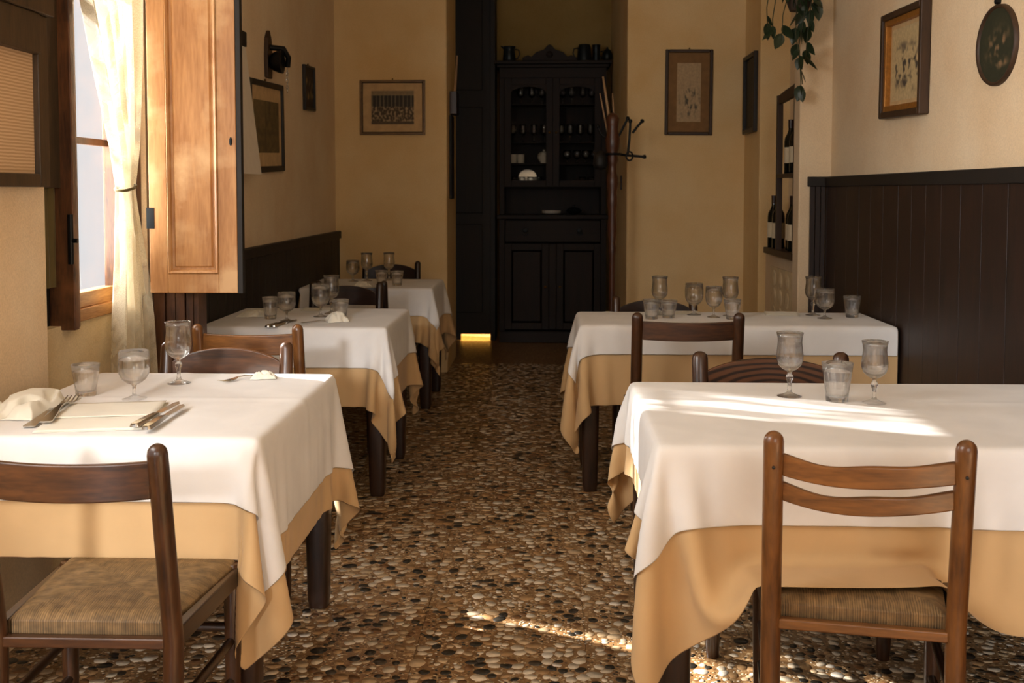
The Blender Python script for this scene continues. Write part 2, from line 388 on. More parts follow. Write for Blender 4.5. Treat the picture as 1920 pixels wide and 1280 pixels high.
floor = struct(B((-2.6, -1.75, -0.1), (1.95, 12.0, -0.004)).build('floor', M['terrazzo']))
struct(B((-2.6, 11.9, 0), (1.95, 12.0, CZ)).build('wall_kitchen', M['plaster_ochre']))

# terrazzo slabs with joints, pebbles proud of the matrix
TS = 0.5; OX, OY = 0.11, 0.02
tile_mesh = None
for iy in range(3, 17):
    for ix in range(-4, 4):
        x0 = OX+ix*TS; y0 = OY+iy*TS
        xa, xb = max(x0, -1.66)+0.001, min(x0+TS, 1.6)-0.001
        if xb-xa < 0.02: continue
        if xa == x0+0.001 and xb == x0+TS-0.001:
            if tile_mesh is None:
                t = B((0, 0, -0.004), (TS-0.002, TS-0.002, 0)).build('terrazzo_slab', M['terrazzo'], floor); tile_mesh = t.data
            else:
                t = bpy.data.objects.new('terrazzo_slab', tile_mesh); C.objects.link(t); t.parent = floor
            t.location = (xa, y0+0.001, 0)
        else:
            B((xa, y0+0.001, -0.004), (xb, y0+TS-0.001, 0)).build('terrazzo_slab', M['terrazzo'], floor)
rng = np.random.default_rng(5)
cell = 0.037
gx = np.arange(-1.56, 1.56, cell); gy = np.arange(1.9, 8.3, cell)
PX, PY = np.meshgrid(gx, gy, indexing='ij')
PX = PX + rng.uniform(-.45, .45, PX.shape)*cell; PY = PY + rng.uniform(-.45, .45, PY.shape)*cell
dm = np.full(PX.shape, 9.0)
for di in (-2, -1, 0, 1, 2):
    for dj in (-2, -1, 0, 1, 2):
        if di == 0 and dj == 0: continue
        sx = np.roll(np.roll(PX, di, 0), dj, 1); sy = np.roll(np.roll(PY, di, 0), dj, 1)
        dm = np.minimum(dm, np.hypot(PX-sx, PY-sy))
rad = np.clip(dm*0.60, 0.004, 0.028)
px, py, pr = PX.ravel(), PY.ravel(), rad.ravel()
jx = np.abs(((px-OX+TS/2) % TS)-TS/2); jy = np.abs(((py-OY+TS/2) % TS)-TS/2)
keep = (jx > pr*0.5) & (jy > pr*0.5) & (pr > 0.0045)
px, py, pr = px[keep], py[keep], pr[keep]
NP = len(px)
PAL = [((214, 196, 170), .30), ((196, 168, 132), .20), ((170, 132, 90), .16), ((120, 84, 52), .08), ((44, 40, 34), .16), ((72, 62, 50), .06), ((226, 214, 196), .04)]
pcol = np.array([lin(c) for c, _ in PAL]); pw = np.array([q for _, q in PAL]); pw /= pw.sum()
ci = rng.choice(len(PAL), NP, p=pw)
asp = rng.uniform(1.0, 1.45, NP); ang = rng.uniform(0, PI, NP)
K = 10
th = np.arange(K)*2*PI/K
def pebble_geo(sel, cx=None):
    n = len(sel); wob = rng.uniform(0.86, 1.1, (n, K))
    rx = (pr[sel]*np.sqrt(asp[sel]))[:, None]*np.cos(th)*wob; ry = (pr[sel]/np.sqrt(asp[sel]))[:, None]*np.sin(th)*wob
    ca, sa = np.cos(ang[sel])[:, None], np.sin(ang[sel])[:, None]
    X = rx*ca-ry*sa; Y = rx*sa+ry*ca
    if cx is None: X0, Y0 = px[sel][:, None], py[sel][:, None]
    else: X0 = Y0 = np.zeros((n, 1))
    V = np.zeros((n, 2*K+1, 3))
    V[:, :K, 0] = X0+X; V[:, :K, 1] = Y0+Y; V[:, :K, 2] = -0.001
    V[:, K:2*K, 0] = X0+X*.965; V[:, K:2*K, 1] = Y0+Y*.965; V[:, K:2*K, 2] = 0.0004
    V[:, 2*K, 0] = X0[:, 0]; V[:, 2*K, 1] = Y0[:, 0]; V[:, 2*K, 2] = 0.0005
    F = []
    for k in range(K):
        j = (k+1) % K; F += [(k, j, K+j), (k, K+j, K+k), (K+k, K+j, 2*K)]
    F = np.array(F); FF = (F[None]+(np.arange(n)*(2*K+1))[:, None, None]).reshape(-1, 3)
    return V.reshape(-1, 3), FF
def np_mesh(name, V, F, mat, cols=None, smooth=True):
    me = bpy.data.meshes.new(name); me.vertices.add(len(V)); me.vertices.foreach_set('co', V.astype(np.float32).ravel())
    k = F.shape[1]; me.loops.add(F.size); me.loops.foreach_set('vertex_index', F.astype(np.int32).ravel())
    me.polygons.add(len(F)); me.polygons.foreach_set('loop_start', (np.arange(len(F))*k).astype(np.int32))
    me.polygons.foreach_set('loop_total', np.full(len(F), k, np.int32))
    me.update(calc_edges=True)
    if cols is not None:
        a = me.color_attributes.new('paint', 'FLOAT_COLOR', 'POINT'); a.data.foreach_set('color', cols.astype(np.float32).ravel())
    if mat: me.materials.append(mat)
    if smooth: me.shade_smooth()
    return me
vis = (px > -0.72) & (px < 0.28) & (py > 2.72) & (px/py > -0.30)
cand = np.where(vis)[0]; order = cand[np.argsort(py[cand]/(pr[cand]**0.6))][:300]
rest = np.setdiff1d(np.arange(NP), order)
def cols_for(sel):
    c = np.ones((len(sel), 4)); c[:, :3] = pcol[ci[sel]]*rng.uniform(.8, 1.12, (len(sel), 1)); return np.repeat(c, 2*K+1, axis=0)
V, F = pebble_geo(rest); me = np_mesh('pebble_field', V, F, M['pebble'], cols_for(rest), smooth=False)
# small chips fill the gaps between the pebbles
c2 = 0.0150; qx = np.arange(-1.56, 1.56, c2); qy = np.arange(2.3, 5.6, c2); QX, QY = np.meshgrid(qx, qy, indexing='ij')
QX = QX+rng.uniform(-.4, .4, QX.shape)*c2; QY = QY+rng.uniform(-.4, .4, QY.shape)*c2
bi = np.clip(((QX+1.56)/cell).astype(int), 0, PX.shape[0]-1); bj = np.clip(((QY-1.9)/cell).astype(int), 0, PX.shape[1]-1)
gap = np.full(QX.shape, 0.0085)
for di in (-2, -1, 0, 1, 2):
    for dj in (-2, -1, 0, 1, 2):
        ii = np.clip(bi+di, 0, PX.shape[0]-1); jj = np.clip(bj+dj, 0, PX.shape[1]-1)
        gap = np.minimum(gap, np.hypot(PX[ii, jj]-QX, PY[ii, jj]-QY)-rad[ii, jj]*1.12)
for di in (-1, 0, 1):
    for dj in (-1, 0, 1):
        if di or dj: gap = np.minimum(gap, np.hypot(np.roll(np.roll(QX, di, 0), dj, 1)-QX, np.roll(np.roll(QY, di, 0), dj, 1)-QY)*0.52)
kq = (gap > 0.0026).ravel(); bx, by_, br_ = QX.ravel()[kq], QY.ravel()[kq], gap.ravel()[kq]; nb_ = len(bx); K7 = 7; t7 = np.arange(K7)*2*PI/K7
V2 = np.zeros((nb_, 2*K7, 3)); wob = rng.uniform(.75, 1.05, (nb_, K7))*br_[:, None]
for o_, sc_, zz_ in ((0, 1, -0.001), (K7, .95, 0.0003)):
    V2[:, o_:o_+K7, 0] = bx[:, None]+np.cos(t7)*wob*sc_; V2[:, o_:o_+K7, 1] = by_[:, None]+np.sin(t7)*wob*sc_; V2[:, o_:o_+K7, 2] = zz_
F2 = [(k, (k+1) % K7, K7+(k+1) % K7) for k in range(K7)]+[(k, K7+(k+1) % K7, K7+k) for k in range(K7)]+[(K7, K7+k, K7+k+1) for k in range(1, K7-1)]
F2 = (np.array(F2)[None]+(np.arange(nb_)*2*K7)[:, None, None]).reshape(-1, 3)
cc = np.ones((nb_, 4)); cc[:, :3] = pcol[rng.choice(len(PAL), nb_, p=pw)]*rng.uniform(.6, 1.0, (nb_, 1))
mc_ = np_mesh('stone_chips', V2.reshape(-1, 3), F2, M['pebble'], np.repeat(cc, 2*K7, axis=0), smooth=False)
oc = bpy.data.objects.new('stone_chips', mc_); C.objects.link(oc); oc.parent = floor; oc['kind'] = 'stuff'
o = bpy.data.objects.new('pebble_field', me); C.objects.link(o); o.parent = floor; o['kind'] = 'stuff'
for q in order:
    V, F = pebble_geo(np.array([q]), 0); me = np_mesh('pebble', V, F, M['pebble'], cols_for(np.array([q])), smooth=False)
    o = bpy.data.objects.new('pebble', me); C.objects.link(o); o.parent = floor; o.location = (px[q], py[q], 0)

# ------------------------------------------------------------------ window in the left wall
win = bpy.data.objects.new('window_1', None); C.objects.link(win); win['kind'] = 'structure'
fb, fd = M['frame_brown'], M['frame_dark']
# far jamb, sill rail, glazing bars, panes
B((-1.72, 4.06, 0.885), (-1.60, 4.14, 2.75)).build('jamb', fb, win, bevel=0.004)
B((-1.74, 3.66, 0.885), (-1.665, 4.06, 0.93)).build('sill', M['frame_rail'], win, bevel=0.004)
B((-1.73, 3.70, 0.93), (-1.68, 4.06, 0.985)).build('bottom_rail', M['frame_rail'], win, bevel=0.003)
B((-1.72, 3.70, 1.52), (-1.695, 4.06, 1.545)).build('glazing_bar', fb, win, bevel=0.002)
B((-1.72, 3.70, 2.15), (-1.695, 4.06, 2.175)).build('glazing_bar', fb, win, bevel=0.002)
for z0, z1 in ((0.985, 1.52), (1.545, 2.15), (2.175, 2.7)):
    B((-1.711, 3.72, z0), (-1.706, 4.06, z1)).build('pane', M['pane'], win)
B((-1.73, 3.29, 2.70), (-1.62, 4.14, 2.75)).build('head', fb, win, bevel=0.003)
# closed dark leaf nearer the camera: stile, hinge post, dark backing, fabric behind its glass
B((-1.735, 3.29, 0.885), (-1.72, 3.68, 2.75)).build('outer_panel', M['board_black'], win)
st = MB()
for a, b_, c_ in ((3.60, 3.635, -1.63), (3.638, 3.67, -1.645), (3.672, 3.70, -1.655)): st.box((-1.72, a, 0.87), (c_, b_, 2.7))
st.build('stile', fb, win, bevel=0.004)
B((-1.72, 3.29, 0.90), (-1.66, 3.33, 2.7)).build('hinge_post', fd, win, bevel=0.004)
B((-1.69, 3.33, 1.36), (-1.672, 3.61, 2.7)).build('inner_panel', fd, win, bevel=0.003)
zz = np.linspace(1.02, 1.40, 30); yy = np.linspace(3.33, 3.61, 24)
G = np.zeros((24, 30, 3))
for i, y in enumerate(yy):
    for j, z in enumerate(zz):
        tt = (z-1.0)/1.7
        G[i, j] = (-1.70+0.012*math.sin(y*110+z*1.5)*(0.5+tt), y if tt > .35 else y+(0.35-tt)*0.12*(3.62-y)/0.3, z)
MB().grid(G).build('fabric', M['olive_fabric'], win, smooth='all')
MB().tube([(-1.635, 3.588, 1.10), (-1.635, 3.588, 1.27)], 0.010, 10).tube([(-1.64, 3.588, 1.18), (-1.61, 3.588, 1.18)], 0.008, 8).build('bolt', M['iron'], win)

# opposite jamb post / shutter box, the honey shutter and its lit face
t = thing('shutter_box', 'tall brown boarded window post under and behind the open honey shutter', 'post', (-1.405, 4.23, 0))
for i, (a, b_) in enumerate(((-0.17, -0.125), (-0.122, -0.085), (-0.082, -0.045), (-0.042, -0.012), (-0.009, 0.012))):
    B((a, -0.05 + (0.006 if i % 2 else 0), 0), (b_, 0.05, 3.25)).build('board', M['frame_brown'], t, bevel=0.003)
def shutter():
    t = thing('window_shutter', 'tall honey-coloured panelled wooden shutter standing open beside the curtain', 'shutter', (-1.545, 4.085, 0.955))
    t.rotation_euler = (0, 0, math.radians(1.5))
    W, Hh, T = 0.352, 1.78, 0.034
    s = M['shutter']
    B((0, -T/2, 0), (0.07, T/2, Hh)).build('stile', s, t, bevel=0.003)
    B((W-0.085, -T/2, 0), (W-0.012, T/2, Hh)).build('stile', s, t, bevel=0.003)
    B((0.07, -T/2, 0), (W-0.085, T/2, 0.075)).build('rail', s, t, bevel=0.003)
    B((0.07, -T/2, Hh-0.08), (W-0.085, T/2, Hh)).build('rail', s, t, bevel=0.003)
    # raised panel with bevelled moulding
    x0, x1, z0, z1 = 0.07, W-0.085, 0.075, Hh-0.08
    mb = MB()
    def ring(i0, y0, i1, y1):
        n = len(mb.v)
        for i, y in ((i0, y0), (i1, y1)):
            mb.v.extend([(x0+i, y, z0+i), (x1-i, y, z0+i), (x1-i, y, z1-i), (x0+i, y, z1-i)])
        for k in range(4): j = (k+1) % 4; mb.f.append((n+k, n+j, n+4+j, n+4+k))
    prof = [(0, -T/2), (0.004, -T/2-0.004), (0.012, -T/2+0.001), (0.016, -T/2+0.010), (0.024, -T/2+0.012), (0.03, -T/2+0.006)]
    for a, b_ in zip(prof, prof[1:]): ring(*a, *b_)
    mb.box((x0+0.03, -T/2+0.006, z0+0.03), (x1-0.03, T/2-0.008, z1-0.03))
    mb.build('panel', s, t)
    B((W-0.012, -T/2+0.002, -0.002), (W+0.008, T/2+0.002, Hh+0.002)).build('edge_strip', M['board_black'], t, bevel=0.002)
    MB().lathe([(0, -0.004), (0.006, -0.003), (0.009, 0), (0.009, 0.002)], 12, (0,0,0), 'Y').build('keyhole_plate', M['iron'], t, loc=(W-0.032, -T/2-0.001, 0.585)).scale = (0.7, 1, 1.9)
    B((-0.01, -T/2-0.002, 0.25), (0.02, -T/2+0.004, 0.33)).build('hinge', M['iron'], t)
    return t
shutter()
# shutter leaf folded back on the near pier, with a net panel
t = thing('folded_shutter_leaf', 'dark wooden casement leaf with ribbed net panel folded against pier', 'window leaf', (-1.575, 2.68, 1.362))
def bar(y0, y1, z0, z1, d=0.035, name='frame_bar', m=None): return B((0, y0, z0), (d, y1, z1)).build(name, m or fd, t, bevel=0.004)
bar(0, 0.05, 0, 0.52); bar(0.51, 0.57, 0, 0.52); bar(0.05, 0.51, 0, 0.04); bar(0.05, 0.51, 0.40, 0.52, 0.045)
bar(-0.02, 0.58, 0.52, 0.60, 0.055, 'cornice'); 
B((0, 0.50, 0.60), (0.035, 0.57, 1.2)).build('frame_bar', fd, t, bevel=0.004)
gm, nt, b = newmat('ribbed_net')
tc = N(nt, 'ShaderNodeTexCoord'); wv = N(nt, 'ShaderNodeTexWave', Scale=32.0, Distortion=1.0); wv.bands_direction = 'Z'
nt.links.new(tc.outputs['Object'], wv.inputs['Vector'])
r = ramp(nt, [(0.2, lin((186, 150, 110))), (0.8, lin((214, 182, 144)))]); nt.links.new(wv.outputs['Fac'], r.inputs[0]); nt.links.new(r.outputs[0], b.inputs['Base Color'])
b.inputs['Roughness'].default_value = 0.7
B((0.008, 0.05, 0.04), (0.016, 0.51, 0.40)).build('net_panel', gm, t)
B((0.004, 0.0, 0.60), (0.012, 0.50, 1.2)).build('upper_pane', gm, t)

# curtain
def curtain():
    # (z, y_near, y_far)
    prof = [(2.85, 3.30, 4.10), (2.3, 3.50, 4.08), (2.05, 3.60, 4.06), (1.75, 3.74, 4.04), (1.50, 3.86, 4.02), (1.38, 3.90, 3.985), (1.355, 3.905, 3.98), (1.30, 3.90, 3.99), (1.10, 3.88, 4.05), (0.90, 3.85, 4.10), (0.55, 3.80, 4.14)]
    z = np.array([p[0] for p in prof])[::-1]; a = np.array([p[1] for p in prof])[::-1]; b_ = np.array([p[2] for p in prof])[::-1]
    nz, ns = 90, 140; G = np.zeros((ns, nz, 3))
    for j, zz in enumerate(np.linspace(0.55, 2.85, nz)):
        ya = np.interp(zz, z, a); yb = np.interp(zz, z, b_); wd = yb-ya
        amp = 0.020+0.014*min(1, abs(zz-1.36)/0.5)
        for i in range(ns):
            u = i/(ns-1)
            ph = u*2*PI*5.5 + 0.8*math.sin(u*9+zz*0.8)
            G[i, j] = (-1.585+amp*math.sin(ph)+0.006*math.sin(ph*2.3+1), ya+wd*u+0.004*math.cos(ph), zz)
            if zz < 1.36: G[i, j][0] += 0.012*(1.36-zz)
    o = MB().grid(G).build('curtain', M['curtain'], None, smooth='all')
    tag(o, 'cream sheer curtain gathered by a tie at the window', 'curtain')
    tie = MB()
    pts = [(-1.583+0.034*math.cos(q), 3.943+0.05*math.sin(q), 1.363+0.012*math.sin(q)) for q in np.linspace(0, 2*PI, 20)]
    tie.tube(pts, 0.006, 8).build('tie_band', M['olive_fabric'], o, smooth='all')
curtain()

# ------------------------------------------------------------------ wainscots
def boards(parent, mat, x0, x1, y0, y1, z0, z1, along, wd, jitter=0.0, name='board'):
    rr = random.Random(int(abs(y0*100)+abs(x0*10)))
    s = y0 if along == 'Y' else x0; e = y1 if along == 'Y' else x1
    while s < e-0.01:
        n = min(s+wd*(1+rr.uniform(-jitter, jitter)), e)
        d = rr.uniform(0, 0.0015)
        if along == 'Y':
            lo, hi = ((x0-d, s+0.002, z0), (x1, n-0.002, z1))
            if parent.get('face') == 1: lo, hi = ((x0, s+0.002, z0), (x1+d, n-0.002, z1))
        else: lo, hi = ((s+0.002, y0-d, z0), (n-0.002, y1, z1))
        B(lo, hi).build(name, mat, parent, bevel=0.0015)
        s = n
t = thing('right_wainscot', 'dark brown board wainscot along the right wall under the pictures', 'wainscot', (0, 0, 0))
boards(t, M['board_dark'], 1.545, 1.565, 1.6, 6.03, 0.0, 1.375, 'Y', 0.2, 0.15)
boards(t, M['board_dark'], 1.458, 1.545, 6.03, 6.048, 0.0, 1.375, 'X', 0.03)
B((1.535, 1.6, 1.375), (1.578, 6.02, 1.43)).build('cap_rail', M['board_black'], t, bevel=0.006)
B((1.448, 6.02, 1.375), (1.578, 6.058, 1.43)).build('cap_rail', M['board_black'], t, bevel=0.004)
B((1.565, 1.6, 0), (1.578, 6.03, 1.375)).build('backing', M['board_black'], t)
t = thing('left_wainscot', 'low near-black board wainscot along the left wall behind the tables', 'wainscot', (0, 0, 0)); t['face'] = 1
boards(t, M['board_black'], -1.572, -1.55, 4.3, 7.84, 0.0, 1.00, 'Y', 0.12, 0.1)
B((-1.578, 4.3, 1.0), (-1.538, 7.845, 1.055)).build('cap_rail', M['board_black'], t, bevel=0.005)

# ------------------------------------------------------------------ pictures
rnd = random.Random(3)
def nz(u, v, s, seed=0): return mnoise.noise(Vector((u*s, v*s, seed)))
def picture(name, label, w, h, fw, fmat, loc, rz, tilt, fn, mat_w=0.0, matmat=None, depth=0.022, inner=None, nx=70, cat='picture', lean=0.0, hook=True):
    """built facing -Y in local space, then turned"""
    t = thing(name, label, cat, loc, rz)
    t.rotation_mode = 'XYZ'
    R = Matrix.Rotation(rz, 4, 'Z') @ Matrix.Rotation(tilt, 4, 'Y') @ Matrix.Rotation(lean, 4, 'X')
    t.rotation_euler = R.to_euler()
    for lo, hi in (((-w/2, -depth, -h/2), (-w/2+fw, 0, h/2)), ((w/2-fw, -depth, -h/2), (w/2, 0, h/2)),
                   ((-w/2+fw, -depth, -h/2), (w/2-fw, 0, -h/2+fw)), ((-w/2+fw, -depth, h/2-fw), (w/2-fw, 0, h/2))):
        B(lo, hi).build('frame_bar', fmat, t, bevel=min(0.006, fw*0.25))
    iw, ih = w-2*fw, h-2*fw
    if inner:
        k = inner[0]
        for lo, hi in (((-iw/2, -depth*.75, -ih/2), (-iw/2+k, -0.002, ih/2)), ((iw/2-k, -depth*.75, -ih/2), (iw/2, -0.002, ih/2)),
                       ((-iw/2+k, -depth*.75, -ih/2), (iw/2-k, -0.002, -ih/2+k)), ((-iw/2+k, -depth*.75, ih/2-k), (iw/2-k, -0.002, ih/2))):
            B(lo, hi).build('inner_moulding', inner[1], t, bevel=0.003)
        iw -= 2*k; ih -= 2*k
    B((-iw/2, -0.008, -ih/2), (iw/2, -0.001, ih/2)).build('backing', matmat or M['matboard'], t)
    mwx, mwy = mat_w if hasattr(mat_w, '__len__') else (mat_w, mat_w)
    pw_, ph_ = iw-2*mwx, ih-2*mwy
    me = paint_grid(pw_, ph_, nx, int(nx*ph_/pw_), fn); p = bpy.data.objects.new('print', me); C.objects.link(p); p.parent = t; p.location = (0, -0.0095, 0)
    if hook: MB().lathe([(0, -0.012), (0.006, -0.01), (0.006, 0)], 8, (0, 0, h/2+0.008), 'Y').build('hook', M['brass'], t)
    return t
def mixc(a, b, k): k = max(0, min(1, k)); return tuple(a[i]+(b[i]-a[i])*k for i in range(3))
def art_group(u, v):    # pale figures in rows before a dark colonnade
    if v > 0.86: return (150, 130, 96)
    base = (46, 42, 34)
    if v > 0.52: return mixc(base, (120, 108, 84), 1 if math.sin(u*2*PI*11) > 0.72 else 0.1)
    k = nz(u*1.6, v, 14, 2)
    return mixc((74, 60, 42), (178, 154, 116), (k+0.15)*2.2 if 0.08 < v else 0.2)
def art_sketch(u, v):
    g = (190, 162, 122)
    k = nz(u, v, 7, 9)*1.4 + nz(u, v, 18, 4)*0.8
    m = max(0, 1-abs(v-0.35)*3.2)*max(0, 1-abs(u-0.55)*2.0)
    return mixc(g, (92, 84, 66), k*3.0*m)
def art_print(u, v):
    g = mixc((116, 98, 64), (90, 76, 50), nz(u, v, 9, 1)+0.4)
    if abs(u-0.45) < 0.02: g = mixc(g, (60, 50, 34), 0.6)
    if u < 0.45 and v > 0.46: g = mixc(g, (140, 118, 80), 0.4)
    return g
def art_small(u, v): return mixc((30, 28, 26), (150, 124, 84), (nz(u*1.3, v, 5, 8)+0.1)*1.6*(1 if .2 < v < .8 else 0))
def art_flower(u, v):
    g = (206, 182, 136)
    k = nz(u, v, 6, 21)*1.6 + nz(u, v, 16, 5)*0.9
    m = max(0, 1-abs(v-0.45)*2.6)*(1 if u > 0.12 else 0)
    return mixc(g, (84, 74, 66), k*2.6*m)
picture('framed_photograph', 'thin-framed group photograph hanging on the back wall left of the passage', 0.482, 0.400, 0.016, M['pic_thin'], (-1.151, BY, 1.962), 0, 0, art_group, (0.062, 0.056), M['matboard'], inner=(0.006, M['pic_dark']))
picture('framed_drawing', 'tall brown-framed drawing on the back wall right of the passage', 0.345, 0.620, 0.024, M['pic_dark'], (1.012, BY, 2.065), 0, math.radians(0.4), art_sketch, (0.062, 0.074), M['matbrown'])
# left wall: faces +X
picture('black_framed_print', 'tall black-framed print tilted on left wall beside the white sheet', 0.70, 0.500, 0.032, M['pic_black'], (LX, 5.91, 1.706), PI/2, math.radians(-2), art_print, (0.055, 0.075), M['matboard'])
picture('small_dark_picture', 'small narrow dark picture high on left wall near the corner', 0.30, 0.290, 0.018, M['pic_black'], (LX, 6.965, 2.02), PI/2, math.radians(-2), art_small, 0.004, M['pic_black'], nx=30)
# right wall: faces -X
picture('gilt_framed_etching', 'dark and gilt framed floral etching above the right wainscot', 0.55, 0.475, 0.030, M['pic_dark'], (RX, 4.79, 1.915), -PI/2, math.radians(1.5), art_flower, (0.02, 0.02), M['matboard'], depth=0.045, inner=(0.026, M['gold']))
picture('dark_side_picture', 'narrow black picture seen edge-on beside the wine shelf corner', 0.42, 0.55, 0.03, M['pic_black'], (1.42, 7.58, 2.03), -PI/2, 0, lambda u, v: (24, 24, 22), 0.01, M['pic_black'], nx=12, hook=False, depth=0.03)
# oval plaque
t = thing('oval_plaque', 'dark green oval plaque with pale figures at the right edge', 'plaque', (RX, 3.842, 1.862)); t.rotation_euler = (0, 0, -PI/2)
rx, rz_ = 0.165, 0.142
rim = MB(); n = 48; prof = [(1.0, 0.0), (1.0, -0.012), (0.97, -0.018), (0.92, -0.014), (0.9, -0.008)]
for s_, y in prof:
    for k in range(n): rim.v.append((rx*s_*math.cos(2*PI*k/n), y, rz_*s_*math.sin(2*PI*k/n)))
for i in range(len(prof)-1):
    for k in range(n): rim.f.append((i*n+k, i*n+(k+1) % n, (i+1)*n+(k+1) % n, (i+1)*n+k))
rim.build('rim', M['pic_dark'], t, smooth='all')
nr = 26; vs = [(0, -0.009, 0)]; fs = []
for i in range(1, nr+1):
    for k in range(n): vs.append((rx*.93*i/nr*math.cos(2*PI*k/n), -0.009, rz_*.93*i/nr*math.sin(2*PI*k/n)))
for k in range(n): fs.append((0, 1+k, 1+(k+1) % n))
for i in range(nr-1):
    for k in range(n): q = 1+i*n; fs.append((q+k, q+n+k, q+n+(k+1) % n, q+(k+1) % n))
me = bpy.data.meshes.new('painted_face'); me.from_pydata(vs, [], fs); me.materials.append(M['paint'])
at = me.color_attributes.new('paint', 'FLOAT_COLOR', 'POINT')
for k, v in enumerate(vs):
    u_, w_ = v[0]/rx, v[2]/rz_
    q = nz(u_+3, w_, 3.2, 3)*1.3+nz(u_, w_, 7, 6)*.8; m_ = max(0, 1-math.hypot(u_-.05, (w_+.15))*1.25)
    at.data[k].color = (*lin(mixc((50, 52, 36), (148, 116, 84), q*2.4*m_)), 1)
o = bpy.data.objects.new('painted_face', me); C.objects.link(o); o.parent = t
MB().lathe([(0, -0.02), (0.012, -0.016), (0.013, 0)], 12, (0, 0, rz_+0.012), 'Y').build('hook', M['iron'], t)
# white sheet with black clip on left wall, hanging off the wall at its foot
t = thing('hanging_sheet', 'long white paper sheet held by a black clip on left wall', 'paper', (LX, 5.5, 2.09))
MB().prism([(0.006, 0.0), (0.012, 0.0), (0.088, -0.655), (0.082, -0.655)], -0.42, 0.0, 'Y').build('sheet', M['white_paper'], t)
B((0.0, -0.30, 0.0), (0.022, -0.01, 0.075)).build('clip', M['black'], t, bevel=0.003)
# wall bell with chain
t = thing('wall_bell', 'dark iron bell with wooden back plate and chain on left wall', 'bell', (LX, 5.95, 2.10))
MB().prism([(-0.045, -0.12), (0.045, -0.12), (0.055, 0.0), (0.04, 0.10), (0.0, 0.145), (-0.04, 0.10), (-0.055, 0.0)], 0.0, 0.022, 'X').build('back_plate', M['pic_dark'], t, bevel=0.004)
MB().lathe([(0.0, 0.0), (0.03, 0.0), (0.05, 0.02), (0.062, 0.05), (0.066, 0.07), (0.05, 0.072), (0.0, 0.06)], 20, (0.02, 0.0, -0.03), 'X').build('bell_cup', M['iron'], t, smooth=40)
MB().tube([(0.02, 0.0, 0.05), (0.09, 0.03, 0.045), (0.11, 0.06, 0.0), (0.10, 0.075, -0.05)], 0.016, 10).build('arm', M['iron'], t, smooth=50)
for k in range(7):
    a = k % 2; pts = []
    for q in np.linspace(0, 2*PI, 13): pts.append((0.098+(0.006*math.cos(q) if a else 0), 0.076+(0 if a else 0.006*math.cos(q)), -0.07-k*0.019+0.012*math.sin(q)))
    MB().tube(pts, 0.0022, 6).build('chain_link', M['steel'], t, smooth='all')

# ------------------------------------------------------------------ far passage: door, cabinet
t = bpy.data.objects.new('door_1', None); C.objects.link(t); t['kind'] = 'structure'
B((-1.25, 9.60, 0.0), (-0.80, 9.64, 0.055)).build('threshold', M['board_black'], t)
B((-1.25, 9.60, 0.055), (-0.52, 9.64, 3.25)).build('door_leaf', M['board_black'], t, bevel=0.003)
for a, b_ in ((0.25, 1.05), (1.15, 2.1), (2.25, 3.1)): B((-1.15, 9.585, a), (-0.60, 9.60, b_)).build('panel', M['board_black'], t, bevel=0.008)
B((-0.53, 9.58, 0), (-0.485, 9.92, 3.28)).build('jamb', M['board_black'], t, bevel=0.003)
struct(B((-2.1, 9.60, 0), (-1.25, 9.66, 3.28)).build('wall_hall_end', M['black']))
lp = lamp('POINT', 'kitchen_light', (-0.72, 10.35, 0.8), (0, 0, -1), 130.0, (1.0, 0.62, 0.12), shadow_soft_size=0.12)

cab = thing('display_cabinet', 'tall dark wooden display cabinet with glazed doors in the far passage', 'cabinet', (0.03, 9.45, 0))
cb, cx_ = M['cab'], M['cab_x']
W2 = 0.475
B((-W2, 0, 0), (W2, 0.44, 0.10)).build('plinth', cx_, cab, bevel=0.006)
for s_ in (-1, 1): B((min(s_*W2, s_*(W2-0.05)), 0.0, 0.10), (max(s_*W2, s_*(W2-0.05)), 0.44, 1.10)).build('base_side', cb, cab, bevel=0.004)
B((-W2+0.05, 0.40, 0.10), (W2-0.05, 0.44, 1.10)).build('base_back', cb, cab)
B((-W2-0.02, -0.03, 1.10), (W2+0.02, 0.44, 1.14)).build('waist_top', cx_, cab, bevel=0.008)
d = B((-W2+0.055, -0.015, 0.90), (W2-0.055, 0.38, 1.09)).build('drawer', cx_, cab, bevel=0.005)
for s_ in (-0.24, 0.24):
    MB().lathe([(0, -0.03), (0.022, -0.026), (0.026, -0.015)], 14, (s_, 0, 1.0), 'Y').tube([(s_+0.025*math.cos(q), -0.034, 0.985+0.025*math.sin(q)) for q in np.linspace(PI, 2*PI, 9)], 0.004, 6).build('ring_handle', M['iron'], d, smooth=40)
